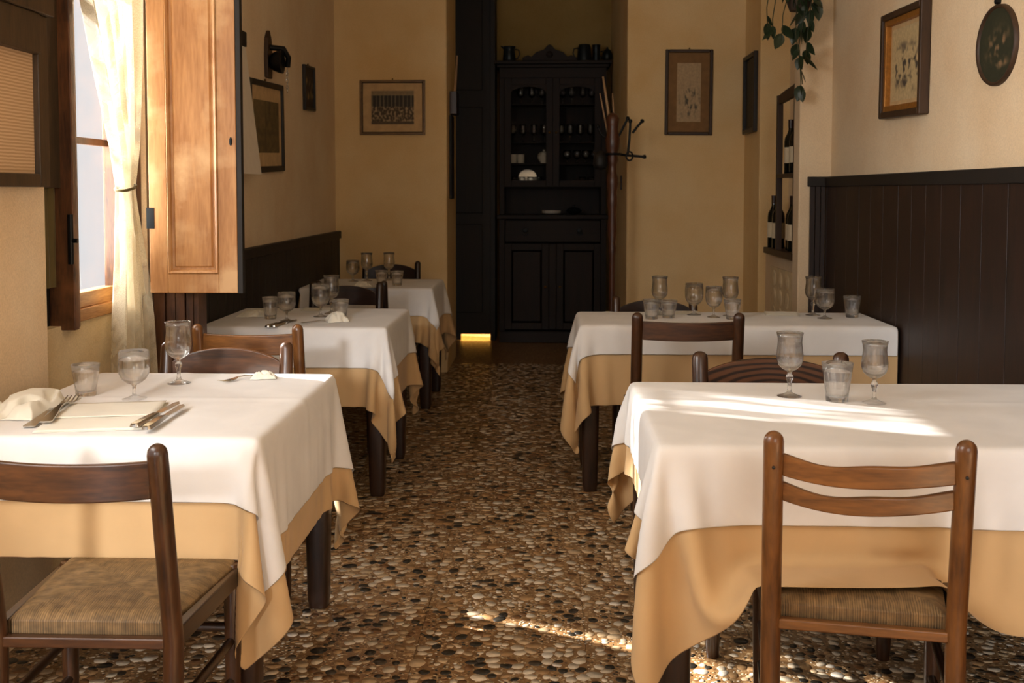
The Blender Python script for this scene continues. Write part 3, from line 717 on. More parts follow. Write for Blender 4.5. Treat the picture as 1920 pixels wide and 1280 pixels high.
def cab_door(x0, x1, z0, z1, glazed, name='door'):
    d = MB(); fw = 0.06
    d.box((x0, -0.012, z0), (x0+fw, 0.012, z1)); d.box((x1-fw, -0.012, z0), (x1, 0.012, z1))
    d.box((x0+fw, -0.012, z0), (x1-fw, 0.012, z0+fw)); d.box((x0+fw, -0.012, z1-fw), (x1-fw, 0.012, z1))
    o = d.build(name, cb, cab, bevel=0.004)
    if glazed:
        B((x0+fw, -0.002, z0+fw), (x1-fw, 0.002, z1-fw)).build('pane', M['cab_pane'], o)
        # arched head
        mx_ = (x0+x1)/2; hw = (x1-x0)/2-fw
        out = [(x0+fw, z1-fw), (x0+fw, z1-fw-0.07)]+[(mx_-hw*math.cos(q), z1-fw-0.07+0.055*math.sin(q)) for q in np.linspace(0, PI, 14)]+[(x1-fw, z1-fw)]
        MB().prism(out, -0.01, 0.01, 'Y').build('arch', cb, o)
    else:
        B((x0+fw+0.012, -0.008, z0+fw+0.012), (x1-fw-0.012, 0.006, z1-fw-0.012)).build('panel', cb, o, bevel=0.01)
    MB().lathe([(0, -0.034), (0.010, -0.03), (0.012, -0.022), (0.006, -0.012)], 12, ((x1-0.03) if x0 < -0.1 else (x0+0.03), 0, (z0+z1)/2), 'Y').build('knob', M['brass'], o, smooth=40)
    return o
cab_door(-W2+0.05, -0.035, 0.12, 0.885, False); cab_door(0.035, W2-0.05, 0.12, 0.885, False)
B((-0.035, -0.02, 0.12), (0.035, 0.02, 0.885)).build('centre_stile', cb, cab, bevel=0.01)
# hutch
for s_ in (-1, 1): B((min(s_*W2, s_*(W2-0.045)), 0.08, 1.14), (max(s_*W2, s_*(W2-0.045)), 0.44, 2.42)).build('hutch_side', cb, cab, bevel=0.004)
B((-W2+0.045, 0.42, 1.14), (W2-0.045, 0.44, 2.42)).build('hutch_back', cb, cab)
for z in (1.40, 1.60, 1.79, 2.13): B((-W2+0.045, 0.12, z-0.012), (W2-0.045, 0.42, z)).build('shelf', cx_, cab)
for q in cab.children: pass
def shift_door(o): o.location = (0, 0.08, 0)
shift_door(cab_door(-W2+0.045, 0.0, 1.385, 2.35, True, 'glazed_door')); shift_door(cab_door(0.0, W2-0.045, 1.385, 2.35, True, 'glazed_door'))
B((-W2, 0.07, 2.35), (W2, 0.44, 2.44)).build('frieze', cx_, cab, bevel=0.004)
MB().box((-W2-0.02, 0.045, 2.44), (W2+0.02, 0.45, 2.47)).box((-W2-0.045, 0.02, 2.47), (W2+0.045, 0.46, 2.50)).build('cornice', cx_, cab, bevel=0.007)
out = [(-0.24, 2.50), (-0.24, 2.53), (-0.19, 2.55), (-0.16, 2.535), (-0.12, 2.575), (-0.05, 2.60), (-0.02, 2.635), (0, 2.645), (0.02, 2.635), (0.05, 2.60), (0.12, 2.575), (0.16, 2.535), (0.19, 2.55), (0.24, 2.53), (0.24, 2.50)]
MB().prism([(a-0.03, b_) for a, b_ in out], 0.06, 0.085, 'Y').build('crest', cx_, cab, bevel=0.003)
MB().lathe([(0, 0.045), (0.025, 0.05), (0.032, 0.062)], 16, (-0.03, 0, 2.555), 'Y').build('rosette', cx_, cab, smooth='all')

# jugs and mugs on top of the cabinet
CT = 2.501
def jug(name, label, cat, x, prof, handle=None, spout=None, y=9.60, m=None, group='jugs on top of the dark cabinet'):
    t = thing(name, label, cat, (x, y, CT), 0, group)
    MB().lathe(prof, 22).build('body', m or M['pewter'], t, smooth=50)
    if handle:
        s_, r0, z0, z1 = handle
        MB().tube([(s_*r0, 0, z1), (s_*(r0+0.035), 0, z1-0.005), (s_*(r0+0.045), 0, (z0+z1)/2), (s_*(r0+0.025), 0, z0), (s_*r0, 0, z0-0.005)], 0.006, 8).build('handle', m or M['pewter'], t, smooth='all')
    if spout: MB().tube(spout, [0.012, 0.008, 0.006], 8).build('spout', m or M['pewter'], t, smooth='all')
    return t
jug('pewter_pitcher', 'dark pitcher at the left end of the cabinet top', 'jug', -0.36, [(0, 0), (0.05, 0), (0.058, 0.02), (0.05, 0.09), (0.045, 0.11), (0.058, 0.135), (0.054, 0.135), (0.042, 0.11), (0.0, 0.1)], (1, 0.05, 0.03, 0.11), [(-0.04, 0, 0.12), (-0.06, 0, 0.13), (-0.075, 0, 0.14)])
jug('pewter_tankard', 'stout dark jug with handle to the left on cabinet top', 'jug', 0.31, [(0, 0), (0.066, 0), (0.066, 0.02), (0.058, 0.12), (0.05, 0.15), (0.045, 0.15), (0.05, 0.1), (0, 0.09)], (-1, 0.056, 0.03, 0.12))
jug('metal_beaker', 'slim shiny metal beaker between the two dark jugs on cabinet top', 'cup', 0.415, [(0, 0), (0.035, 0), (0.036, 0.01), (0.034, 0.07), (0.036, 0.14), (0.040, 0.148), (0.036, 0.145), (0.03, 0.02), (0, 0.02)], m=M['pewter'])
jug('pewter_teapot', 'dark teapot at the right end of the cabinet top', 'teapot', 0.525-0.01, [(0, 0), (0.03, 0), (0.045, 0.03), (0.045, 0.07), (0.03, 0.1), (0.008, 0.115), (0.01, 0.125), (0, 0.13)], (-1, 0.04, 0.04, 0.09))

# ------------------------------------------------------------------ glassware
def prof_wall(outer, inner): return outer+inner
GOB = [(0, 0.0005), (0.035, 0.0005), (0.0355, 0.002), (0.020, 0.006), (0.008, 0.012), (0.0058, 0.022), (0.0060, 0.040), (0.0095, 0.050), (0.0110, 0.056), (0.0085, 0.063), (0.0055, 0.068), (0.009, 0.074), (0.022, 0.081), (0.033, 0.092), (0.038, 0.107), (0.0385, 0.122), (0.036, 0.142), (0.0345, 0.158), (0.0355, 0.172), (0.0385, 0.186),
       (0.0370, 0.186), (0.0337, 0.172), (0.0327, 0.158), (0.0342, 0.142), (0.0365, 0.122), (0.036, 0.108), (0.031, 0.095), (0.020, 0.086), (0.0, 0.083)]
WIN = [(0, 0.0005), (0.034, 0.0005), (0.0345, 0.002), (0.020, 0.005), (0.007, 0.011), (0.0048, 0.020), (0.0050, 0.036), (0.008, 0.042), (0.022, 0.048), (0.034, 0.058), (0.042, 0.074), (0.0440, 0.092), (0.0435, 0.112), (0.0415, 0.139),
       (0.0400, 0.139), (0.0418, 0.112), (0.0422, 0.092), (0.040, 0.075), (0.032, 0.061), (0.020, 0.052), (0, 0.049)]
TUM = [(0, 0.0), (0.027, 0.0), (0.0285, 0.002), (0.0300, 0.02), (0.0335, 0.045), (0.0375, 0.07), (0.0405, 0.092), (0.0385, 0.092), (0.0355, 0.07), (0.0315, 0.045), (0.0275, 0.02), (0.024, 0.013), (0, 0.011)]
protos = {}
def glassobj(kind):
    if kind not in protos:
        prof = {'water_goblet': GOB, 'wine_glass': WIN, 'tumbler': TUM}[kind]
        o = MB().lathe(prof, 40).build(kind, M['glass'], None, smooth='all'); protos[kind] = o
        return o
    o = protos[kind].copy(); C.objects.link(o); return o
TZ = 0.7565
def put_glass(kind, x, y, label, group, s=1.0, sz=None):
    o = glassobj(kind); o.location = (x, y, TZ); o.scale = (s, s, sz or s); tag(o, label, 'glass', group)
    o.rotation_euler = (0, 0, x*7)
    return o
NL, NR, L2, L3, R2 = 'glasses on the near left table', 'glasses on the near right table', 'glasses on the second left table', 'glasses on the far left table', 'glasses on the second right table'
put_glass('tumbler', -1.345, 3.03, 'short tumbler nearest the wall on the near left table', NL, 1.0)
put_glass('wine_glass', -1.185, 2.985, 'round-bowled wine glass between tumbler and goblet, near left table', NL)
put_glass('water_goblet', -1.144, 3.235, 'tall flared goblet in front of chair on near left table', NL, 1.03)
put_glass('water_goblet', 0.696, 3.09, 'tall goblet left of the tumbler on near right table', NR, 1.0)
put_glass('tumbler', 0.814, 3.02, 'thick tumbler between two goblets on near right table', NR, 1.08, 1.2)
put_glass('water_goblet', 0.912, 3.00, 'shorter goblet right of the tumbler on near right table', NR, 0.94)
put_glass('tumbler', -1.296, 4.90, 'tumbler by the wainscot on the second left table', L2, 0.95, 1.1)
put_glass('wine_glass', -1.20, 4.82, 'wine glass behind the cutlery on the second left table', L2, 0.95)
put_glass('wine_glass', -1.079, 4.985, 'wine glass in front of the tall goblet, second left table', L2, 1.0, 1.12)
put_glass('water_goblet', -1.055, 5.12, 'tall goblet behind a wine glass on second left table', L2)
put_glass('tumbler', -0.985, 4.985, 'tumbler behind the crumpled napkin on second left table', L2, 1.0, 0.9)
put_glass('wine_glass', -1.29, 6.96, 'wine glass nearest the wainscot on the far left table', L3)
put_glass('water_goblet', -1.205, 7.0, 'goblet left of centre on the far left table', L3)
put_glass('water_goblet', -1.065, 7.05, 'goblet before the chair slat on far left table', L3)
put_glass('tumbler', -1.06, 6.70, 'left one of two tumblers on the far left table', L3)
put_glass('tumbler', -0.955, 6.66, 'right one of two tumblers on the far left table', L3)
put_glass('water_goblet', 0.53, 5.12, 'leftmost tall goblet on second right table, behind chair', R2)
put_glass('wine_glass', 0.695, 5.12, 'wine glass second from left on second right table', R2, 1.0, 1.1)
put_glass('wine_glass', 0.775, 5.03, 'smaller wine glass third from left on second right table', R2, 0.9, 1.05)
put_glass('water_goblet', 0.862, 5.09, 'tall goblet near the right chair post on second right table', R2)
put_glass('tumbler', 0.475, 4.95, 'left tumbler behind chair slat on second right table', R2)
put_glass('tumbler', 0.56, 5.0, 'tumbler just right of the leftmost goblet, second right table', R2, 1.0, .9)
put_glass('tumbler', 0.85, 4.96, 'tumbler under the right-hand goblet on second right table', R2)
put_glass('wine_glass', 1.285, 5.0, 'wine glass by the pilaster on the second right table', R2)
put_glass('water_goblet', 1.262, 5.13, 'goblet half hidden behind wine glass beside the pilaster', R2, 1.0)
put_glass('tumbler', 1.425, 5.05, 'tumbler against the wainscot on second right table', R2, 1.0, 1.1)

# ------------------------------------------------------------------ cloth simulation
def seg_axis(a, d0, d1, s):
    out = [-a]
    if d0 > 0: out = list(np.linspace(-a-d0, -a, max(2, int(round(d0/s))+1)))
    out += list(np.linspace(-a, a, int(round(2*a/s))+1))[1:]
    if d1 > 0: out += list(np.linspace(a, a+d1, max(2, int(round(d1/s))+1)))[1:]
    return np.array(out)
def drape(ax, ay, dl, dr, df, db, s=0.023, steps=900, seed=1, boxes=(), xlim=None, wind=(0.0, 0.0), ylim=None):
    xs = seg_axis(ax, dl, dr, s); ys = seg_axis(ay, df, db, s); nx, ny = len(xs), len(ys)
    U, V = np.meshgrid(xs, ys, indexing='ij')
    ou = np.where(U > ax, U-ax, np.where(U < -ax, U+ax, 0)); ov = np.where(V > ay, V-ay, np.where(V < -ay, V+ay, 0))
    su, sv = np.sign(ou), np.sign(ov); r = np.hypot(ou, ov)
    thv = np.arctan2(abs(ov), abs(ou)); al = np.minimum(thv, PI/2-thv); both = (ou != 0) & (ov != 0)
    al = np.where(both, al, 0)
    P = np.zeros((nx, ny, 3)); P[..., 0] = np.clip(U, -ax, ax); P[..., 1] = np.clip(V, -ay, ay)
    P[..., 2] = -r*np.cos(al)
    sgn = np.where(thv < PI/4, 1, -1)
    P[..., 0] += np.where(both, su*r*np.sin(al)/math.sqrt(2)+su*sgn*0.10*r*np.sin(2*al)/math.sqrt(2), 0)
    P[..., 1] += np.where(both, sv*r*np.sin(al)/math.sqrt(2)-sv*sgn*0.10*r*np.sin(2*al)/math.sqrt(2), 0)
    P[..., 0] += np.where((ou != 0) & ~both, su*0.004, 0); P[..., 1] += np.where((ov != 0) & ~both, sv*0.004, 0)
    rg = np.random.default_rng(seed)
    pin = (abs(U) <= ax+1e-6) & (abs(V) <= ay+1e-6)
    # gentle ripples of the hanging hems
    hang = np.where(pin, 0, r)
    ph = rg.uniform(0, 6)
    P[..., 0] += su*hang*0.10*(np.sin(V*11+ph)+0.6*np.sin(V*23+ph*2)+1)
    P[..., 1] += sv*hang*0.10*(np.sin(U*10+ph*3)+0.6*np.sin(U*21+ph)+1)
    for (x0, x1, y0, y1, zt) in boxes:
        q = (sv < 0) & (abs(U) <= ax) & (U > x0-0.01) & (U < x1+0.01) & (r > -zt)
        P[..., 2] = np.where(q, zt+0.001, P[..., 2]); P[..., 1] = np.where(q, -ay-0.004-(r+zt), P[..., 1])
    W = np.where(pin, 0.0, 1.0)[..., None]
    REST = np.stack([U, V], -1)
    def sl(a, b_, st, axis, diag=0):
        return None
    batches = []
    def add(i0, di, dj, step_i, step_j, j0, rest, k, jr=None):
        # pair (i,j)-(i+di,j+dj)
        ia = slice(i0, nx-di if di else nx, step_i)
        if dj >= 0: ja = slice(j0, ny-dj if dj else ny, step_j); jb = slice(j0+dj, ny, step_j)
        else: ja = slice(j0-dj, ny, step_j); jb = slice(j0, ny+dj, step_j)
        ib = slice(i0+di, nx, step_i)
        a = (ia, ja); b_ = (ib, jb)
        na = W[a].shape; nb = W[b_].shape
        if na != nb or 0 in na: 
            m0 = min(na[0], nb[0]); m1 = min(na[1], nb[1])
            if m0 == 0 or m1 == 0: return
            def cut(slc, n, m): return slice(slc.start, slc.start+(m-1)*slc.step+1, slc.step)
            a = (cut(slice(ia.start, 0, step_i), 0, m0), cut(slice(ja.start, 0, step_j), 0, m1))
            b_ = (cut(slice(ib.start, 0, step_i), 0, m0), cut(slice(jb.start, 0, step_j), 0, m1))
        rest = np.sqrt(((REST[b_]-REST[a])**2).sum(-1, keepdims=True))
        wa, wb = W[a], W[b_]; sm = wa+wb; sm = np.where(sm == 0, 1, sm)
        batches.append((a, b_, wa/sm*k, wb/sm*k, rest))
    for e in (0, 1): add(e, 1, 0, 2, 1, 0, 0, 1.0); add(0, 0, 1, 1, 2, e, 0, 1.0)
    dg = 0
    for e in (0, 1): add(e, 1, 1, 2, 1, 0, dg, 0.12); add(e, 1, -1, 2, 1, 0, dg, 0.12)
    for e in range(4): add(e, 2, 0, 4, 1, 0, 0, 0.02); add(0, 0, 2, 1, 4, e, 0, 0.02)
    prev = P.copy(); dt = 1/300; g = np.zeros(3); t_ = 0.004
    for it in range(steps):
        fr = max(0.0, 1-it/(steps*0.5))
        g[:] = (wind[0]*fr, wind[1]*fr, -9.8)
        vel = (P-prev)*0.985; prev = P.copy()
        P = P+(vel+g*dt*dt)*W
        for a, b_, ka, kb, rest in batches:
            A, Bq = P[a], P[b_]; d = Bq-A; L = np.sqrt((d*d).sum(-1, keepdims=True)); c_ = d*((L-rest)/np.maximum(L, 1e-9))
            P[a] += c_*ka; P[b_] -= c_*kb
        # table block
        x, y, z = P[..., 0], P[..., 1], P[..., 2]
        ins = (~pin) & (abs(x) < ax+t_) & (abs(y) < ay+t_) & (z < 0.0)
        dxp, dyp, dzp = ax+t_-abs(x), ay+t_-abs(y), -z
        mx_ = ins & (dxp <= dyp) & (dxp <= dzp+0.01); my_ = ins & ~mx_ & (dyp <= dzp+0.01); mz_ = ins & ~mx_ & ~my_
        P[..., 0] = np.where(mx_, np.sign(x)*(ax+t_), P[..., 0]); P[..., 1] = np.where(my_, np.sign(y)*(ay+t_), P[..., 1]); P[..., 2] = np.where(mz_, 0, P[..., 2])
        for (x0, x1, y0, y1, zt) in boxes:
            x, y, z = P[..., 0], P[..., 1], P[..., 2]
            ins = (x > x0) & (x < x1) & (y > y0) & (y < y1) & (z < zt) & (z > zt-0.05)
            P[..., 2] = np.where(ins, zt, P[..., 2])
        if xlim: P[..., 0] = np.clip(P[..., 0], xlim[0], xlim[1])
        if ylim: P[..., 1] = np.clip(P[..., 1], ylim[0], ylim[1])
    return xs, ys, P
def sample(xs, ys, P, x0, x1):
    u = np.interp(x0, xs, np.arange(len(xs))); v = np.interp(x1, ys, np.arange(len(ys)))
    i = np.clip(u.astype(int), 0, len(xs)-2); j = np.clip(v.astype(int), 0, len(ys)-2); fu = (u-i)[:, None, None]; fv = (v-j)[None, :, None]
    I, J = np.meshgrid(i, j, indexing='ij')
    return (P[I, J]*(1-fu)*(1-fv)+P[I+1, J]*fu*(1-fv)+P[I, J+1]*(1-fu)*fv+P[I+1, J+1]*fu*fv)
def cloth_obj(name, G, mat, loc, hem=0.012):
    a, b_ = G.shape[:2]
    idx = np.arange(a*b_).reshape(a, b_)
    F = np.stack([idx[:-1, :-1], idx[1:, :-1], idx[1:, 1:], idx[:-1, 1:]], -1).reshape(-1, 4)
    me = np_mesh(name, G.reshape(-1, 3), F, mat)
    uv = me.uv_layers.new(name='UVMap'); uu, vv = np.meshgrid(np.linspace(0, 1, a), np.linspace(0, 1, b_), indexing='ij')
    UV = np.stack([uu.ravel(), vv.ravel()], -1)[F.ravel()]; uv.data.foreach_set('uv', UV.astype(np.float32).ravel())
    o = bpy.data.objects.new(name, me); C.objects.link(o); o.location = loc
    sd = o.modifiers.new('thickness', 'SOLIDIFY'); sd.thickness = 0.0014; sd.offset = 1
    ss = o.modifiers.new('smooth', 'SUBSURF'); ss.levels = 1; ss.render_levels = 1
    return o
def normals(G):
    du = np.gradient(G, axis=0); dv = np.gradient(G, axis=1); n = np.cross(du, dv); return n/np.maximum(np.linalg.norm(n, axis=-1, keepdims=True), 1e-9)
def smooth_grid(A, k=1):
    for _ in range(k):
        Q = A.copy(); Q[1:-1, 1:-1] = (A[1:-1, 1:-1]*2+A[:-2, 1:-1]+A[2:, 1:-1]+A[1:-1, :-2]+A[1:-1, 2:])/6; A = Q
    return A
def table(cx, cy, ax, ay, beige, white, label, lab_b, lab_w, leg=0.036, inset=0.045, legs_rot=0, crease=None, **kw):
    t = thing('dining_table', label, 'table', (cx, cy, 0), 0, 'dining tables')
    B((-ax+0.003, -ay+0.003, 0.722), (ax-0.003, ay-0.003, 0.748)).build('tabletop', M['table_wood'], t, bevel=0.004)
    for sx in (-1, 1):
        for sy in (-1, 1):
            x, y = sx*(ax-inset), sy*(ay-inset)
            MB().tube([(x, y, 0.722), (x, y, 0.35), (x, y, 0.03), (x, y, 0.0015)], [leg*1.15, leg*1.12, leg*0.95, leg*0.80], 20, sq=4.0).build('leg', M['table_wood'], t, smooth=50)
    for s_ in (-1, 1):
        B((-ax+inset+0.03, s_*(ay-inset)-0.011, 0.63), (ax-inset-0.03, s_*(ay-inset)+0.011, 0.722)).build('apron', M['table_wood'], t)
        B((s_*(ax-inset)-0.011, -ay+inset+0.03, 0.63), (s_*(ax-inset)+0.011, ay-inset-0.03, 0.722)).build('apron', M['table_wood'], t)
    bl, br, bf, bb = beige; wl_, wr_, wf, wb_ = white
    xs, ys, P = drape(ax, ay, bl, br, bf, bb, **kw)
    ob = cloth_obj('tablecloth', P, M['cloth_beige'], (cx, cy, 0.7502)); tag(ob, lab_b, 'tablecloth', 'apricot under-cloths')
    AX_, AY_ = seg_axis(ax, wl_, wr_, 0.0185), seg_axis(ay, wf, wb_, 0.0185); G = sample(xs, ys, P, AX_, AY_); n = normals(smooth_grid(G, 1))
    if n[G.shape[0]//2, G.shape[1]//2, 2] < 0: n = -n
    a, b_ = G.shape[:2]; UX, UY = np.meshgrid(AX_, AY_, indexing='ij')
    lift = np.full((a, b_), 0.0034)
    hg = np.maximum(np.maximum(abs(UX)-ax, abs(UY)-ay), 0)
    lift += np.minimum(hg, 0.1)*0.03
    rg = np.random.default_rng(int(cx*100+cy*10)+500)
    for _ in range(5):
        k_ = rg.uniform(2, 7, 2); lift += 0.0005*(1+np.sin(UX*k_[0]+UY*k_[1]*rg.choice([-1, 1])+rg.uniform(0, 6)))*0.5
    for cr in (crease or []):
        axis, pos = cr; d_ = abs((UX if axis == 'x' else UY)-pos); lift += np.maximum(0, 0.0035-d_*0.14)
    G = G+n*lift[..., None]
    ow = cloth_obj('tablecloth', G, M['cloth_white'], (cx, cy, 0.7502)); tag(ow, lab_w, 'tablecloth', 'white top-cloths')
    return t
# near left
table(-1.088, 2.975, 0.386, 0.457, (0.09, 0.38, 0.285, 0.33), (0.08, 0.27, 0.145, 0.25),
      'near left dining table by the window pier, under two cloths', 'apricot under-cloth of the near left table with hanging corner points', 'white top-cloth on the near left table, set with cutlery',
      seed=3, wind=(0.9, 0.3), xlim=(-0.485, 9), crease=[('y', 0.02), ('x', -0.1)], steps=2200)
# near right (long)
table(0.885, 2.90, 0.628, 0.42, (0.26, 0.02, 0.41, 0.30), (0.17, 0.015, 0.175, 0.15),
      'long near right dining table with sun streaks, under two cloths', 'long apricot under-cloth of the near right table draped over chair seat', 'white top-cloth on the near right table, streaked with sun',
      seed=21, wind=(-0.9, -0.2), xlim=(-9, 0.648), boxes=[(-0.43, -0.01, -0.72, -0.25, 0.482-0.752)], crease=[('y', 0.1)], steps=2200)
# second left
table(-1.13, 4.985, 0.415, 0.375, (0.02, 0.36, 0.335, 0.30), (0.015, 0.20, 0.165, 0.15),
      'second left dining table beside the wainscot, under two cloths', 'apricot under-cloth of the second left table', 'white top-cloth on the second left table, half in shade',
      seed=5, wind=(0.5, -0.7), xlim=(-0.412, 9), steps=1600)
# far left
table(-1.13, 6.84, 0.41, 0.335, (0.02, 0.34, 0.32, 0.33), (0.015, 0.21, 0.16, 0.22),
      'far left dining table in the corner, under two cloths', 'apricot under-cloth of the far left table', 'white top-cloth on the far left table, in shade',
      seed=8, wind=(0.9, -0.4), xlim=(-0.412, 9), steps=1600)
# second right (long)
table(0.83, 4.99, 0.69, 0.27, (0.35, 0.015, 0.34, 0.28), (0.155, 0.012, 0.118, 0.13),
      'long second right dining table before the wainscot, under two cloths', 'apricot under-cloth of the second right table', 'white top-cloth on the second right table with ironed crease',
      seed=14, wind=(-0.4, -0.9), xlim=(-9, 0.705), crease=[('x', -0.54)], steps=1600)

# ------------------------------------------------------------------ chairs
def rush_seat_mesh():
    n = 230; q = np.linspace(-1.16, 1.16, n)
    Uq, Vq = np.meshgrid(q, q, indexing='ij')
    def fold(p): return np.clip(p, -1, 1)
    u, v = fold(Uq), fold(Vq)
    over = np.maximum(np.maximum(abs(Uq), abs(Vq))-1, 0)/0.16
    wb, wf_, y0, y1 = 0.165, 0.205, 0.035, 0.395     # half widths back/front
    tt = (v+1)/2; hw = wb+(wf_-wb)*tt
    X = u*hw; Y = y0+(y1-y0)*tt
    m = np.maximum(abs(Uq), abs(Vq))
    Z = 0.462+0.004*np.cos(np.clip(m, 0, 1)*PI/2)-0.010*(1-np.clip(m, 0, 1))*0
    Z = Z+0.006*np.sin(np.clip(m, 0, 1)*PI)-0.008*np.clip((m-0.86)/0.14, 0, 1)**2
    Z = Z-0.042*over
    sideX = abs(Uq) > abs(Vq)
    coord = np.where(sideX, Y/0.0050, X/0.0050)
    # strands converge slightly irregular
    wob = 0.35*np.sin(X*60+Y*37)+0.25*np.sin(X*131-Y*90)
    st_ = np.abs(np.sin(PI*(coord+wob*0.6)))
    amp = 0.0026
    Z = Z+np.where(over > 0.05, 0, (st_-0.5)*amp)
    X = X+np.where((over > 0.05) & (abs(Uq) > 1), np.sign(Uq)*(0.004+st_*amp), 0); Y = Y+np.where((over > 0.05) & (abs(Vq) > 1), np.sign(Vq)*(0.004+st_*amp), 0)
    P = np.stack([X, Y, Z], -1)
    idx = np.arange(n*n).reshape(n, n); F = np.stack([idx[:-1, :-1], idx[1:, :-1], idx[1:, 1:], idx[:-1, 1:]], -1).reshape(-1, 4)
    rg = np.random.default_rng(2); tone = rg.uniform(0.8, 1.1, 400)
    ti = tone[(np.floor(coord+wob*0.6).astype(int)+200+np.where(sideX, 100, 0)) % 400]
    c1 = np.array(lin((142, 112, 72))); cols = np.ones((n, n, 4)); cols[..., :3] = c1*(ti*(0.35+0.75*st_))[..., None]
    return np_mesh('seat', P.reshape(-1, 3), F, M['rush'], cols.reshape(-1, 4))
SEAT = rush_seat_mesh()
def slat(zb, zt, arch, droop, wave=0.0, bow=0.022, hw=0.168, th=0.016, yb=-0.03):
    n = 28; mb = MB()
    P = []
    for i in range(n+1):
        u = -1+2*i/n; x = u*hw; y = yb-bow*(1-u*u)
        top = zt+arch*(1-u*u)**0.8+wave*math.sin(u*PI*1.0)-droop*(1-u*u)+wave*0.6*math.cos(u*PI*2.0)
        bot = zb-droop*(1-u*u)+wave*0.5*math.sin(u*PI)
        P.append([(x, y-th/2, bot), (x, y-th/2, top), (x, y+th/2, top), (x, y+th/2, bot)])
    b0 = 0
    for p in P: mb.v += p
    for i in range(n):
        q = i*4
        for k in range(4): mb.f.append((q+k, q+(k+1) % 4, q+4+(k+1) % 4, q+4+k))
    mb.f += [(0, 1, 2, 3), (n*4+3, n*4+2, n*4+1, n*4)]
    return mb
def make_chair(slats, mz, mx, label, pegs=False):
    t = thing('dining_chair', label, 'chair', (0, 0, 0), 0, 'rush-seated dining chairs')
    hw = 0.185; h = 0.85
    for s_ in (-1, 1):
        pts = []; rr = []
        for z in (0.0015, 0.03, 0.2, 0.42, 0.52, 0.65, 0.78, h-0.022, h-0.012, h-0.005, h-0.001):
            y = 0.015-0.075*max(0, (z-0.42)/(h-0.42)); pts.append((s_*hw, y-0.02*(max(0, .42-z)/.42), z))
            rr.append(0.016 if z < 0.02 else 0.0185 if z < 0.1 else 0.021 if z < h-0.03 else {True: 0.0205}.get(z < h-0.02, 0.0))
        rr[-4:] = [0.0208, 0.0185, 0.013, 0.006]
        MB().tube(pts, rr, 18).build('back_post', mz, t, smooth=60)
        MB().tube([(s_*0.198, 0.372, 0.0015), (s_*0.199, 0.374, 0.03), (s_*0.20, 0.375, 0.25), (s_*0.20, 0.375, 0.445), (s_*0.20, 0.375, 0.455)], [0.0145, 0.0165, 0.020, 0.0205, 0.017], 16).build('front_leg', M['chair_zd'] if mz is M['chair_zd'] else M['chair_z'], t, smooth=60)
        MB().tube([(s_*0.187, 0.0, 0.17), (s_*0.198, 0.37, 0.17)], 0.0105, 10).build('stretcher', M['chair_y'], t, smooth=60)
        MB().tube([(s_*0.187, 0.0, 0.27), (s_*0.199, 0.37, 0.27)], 0.0105, 10).build('stretcher', M['chair_y'], t, smooth=60)
        MB().prism([(s_*0.176, 0.01), (s_*0.200, 0.01), (s_*0.222, 0.40), (s_*0.206, 0.40)], 0.405, 0.448, 'Z').build('side_rail', M['chair_y'], t, bevel=0.004)
    B((-0.17, 0.0, 0.405), (0.17, 0.022, 0.428)).build('back_rail', mx, t, bevel=0.004)
    MB().tube([(-0.19, 0.372, 0.30), (0.19, 0.372, 0.30)], 0.0105, 10).build('stretcher', M['chair_y'], t, smooth=60)
    MB().tube([(-0.18, 0.002, 0.22), (0.18, 0.002, 0.22)], 0.0105, 10).build('stretcher', M['chair_y'], t, smooth=60)
    for a in slats: slat(**a).build('slat', mx, t, bevel=0.004)
    o = bpy.data.objects.new('seat', SEAT); C.objects.link(o); o.parent = t
    if pegs:
        for s_ in (-1, 1): MB().lathe([(0, -0.003), (0.0035, -0.002), (0.0035, 0.004)], 10, (s_*hw, -0.069, 0.775), 'Y').build('peg', M['black'], t)
    return t
chA = make_chair([dict(zb=0.755, zt=0.800, arch=0.0, droop=0.014, wave=0.004, yb=-0.047), dict(zb=0.700, zt=0.738, arch=0.0, droop=0.018, wave=0.004, yb=-0.037)], M['chair_zl'], M['chair_xl'],
    'honey-brown two-slat chair with back to us at the near right table', True)
chB = make_chair([dict(zb=0.735, zt=0.812, arch=0.0, droop=0.004, wave=0.0, yb=-0.045)], M['chair_z'], M['chair_x'],
    'dark chair cut by the left frame edge at the near left table')
chC = make_chair([dict(zb=0.72, zt=0.785, arch=0.042, droop=0.0, wave=0.0, yb=-0.045), dict(zb=0.60, zt=0.64, arch=0.02, droop=0.0, yb=-0.03)], M['chair_z'], M['chair_x'],
    'arched-back chair facing us behind the near left table')
def place(c, x, y, rz, sx=1.0, sy=1.0, sz=1.0, label=None):
    if label: c = copy_tree(c, label)
    c.location = (x, y, 0); c.rotation_euler = (0, 0, rz); c.scale = (sx, sy, sz); return c
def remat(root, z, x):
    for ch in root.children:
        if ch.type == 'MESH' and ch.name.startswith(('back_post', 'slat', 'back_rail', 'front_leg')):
            me = ch.data.copy(); me.materials[0] = z if not ch.name.startswith(('slat', 'back_rail')) else x; ch.data = me
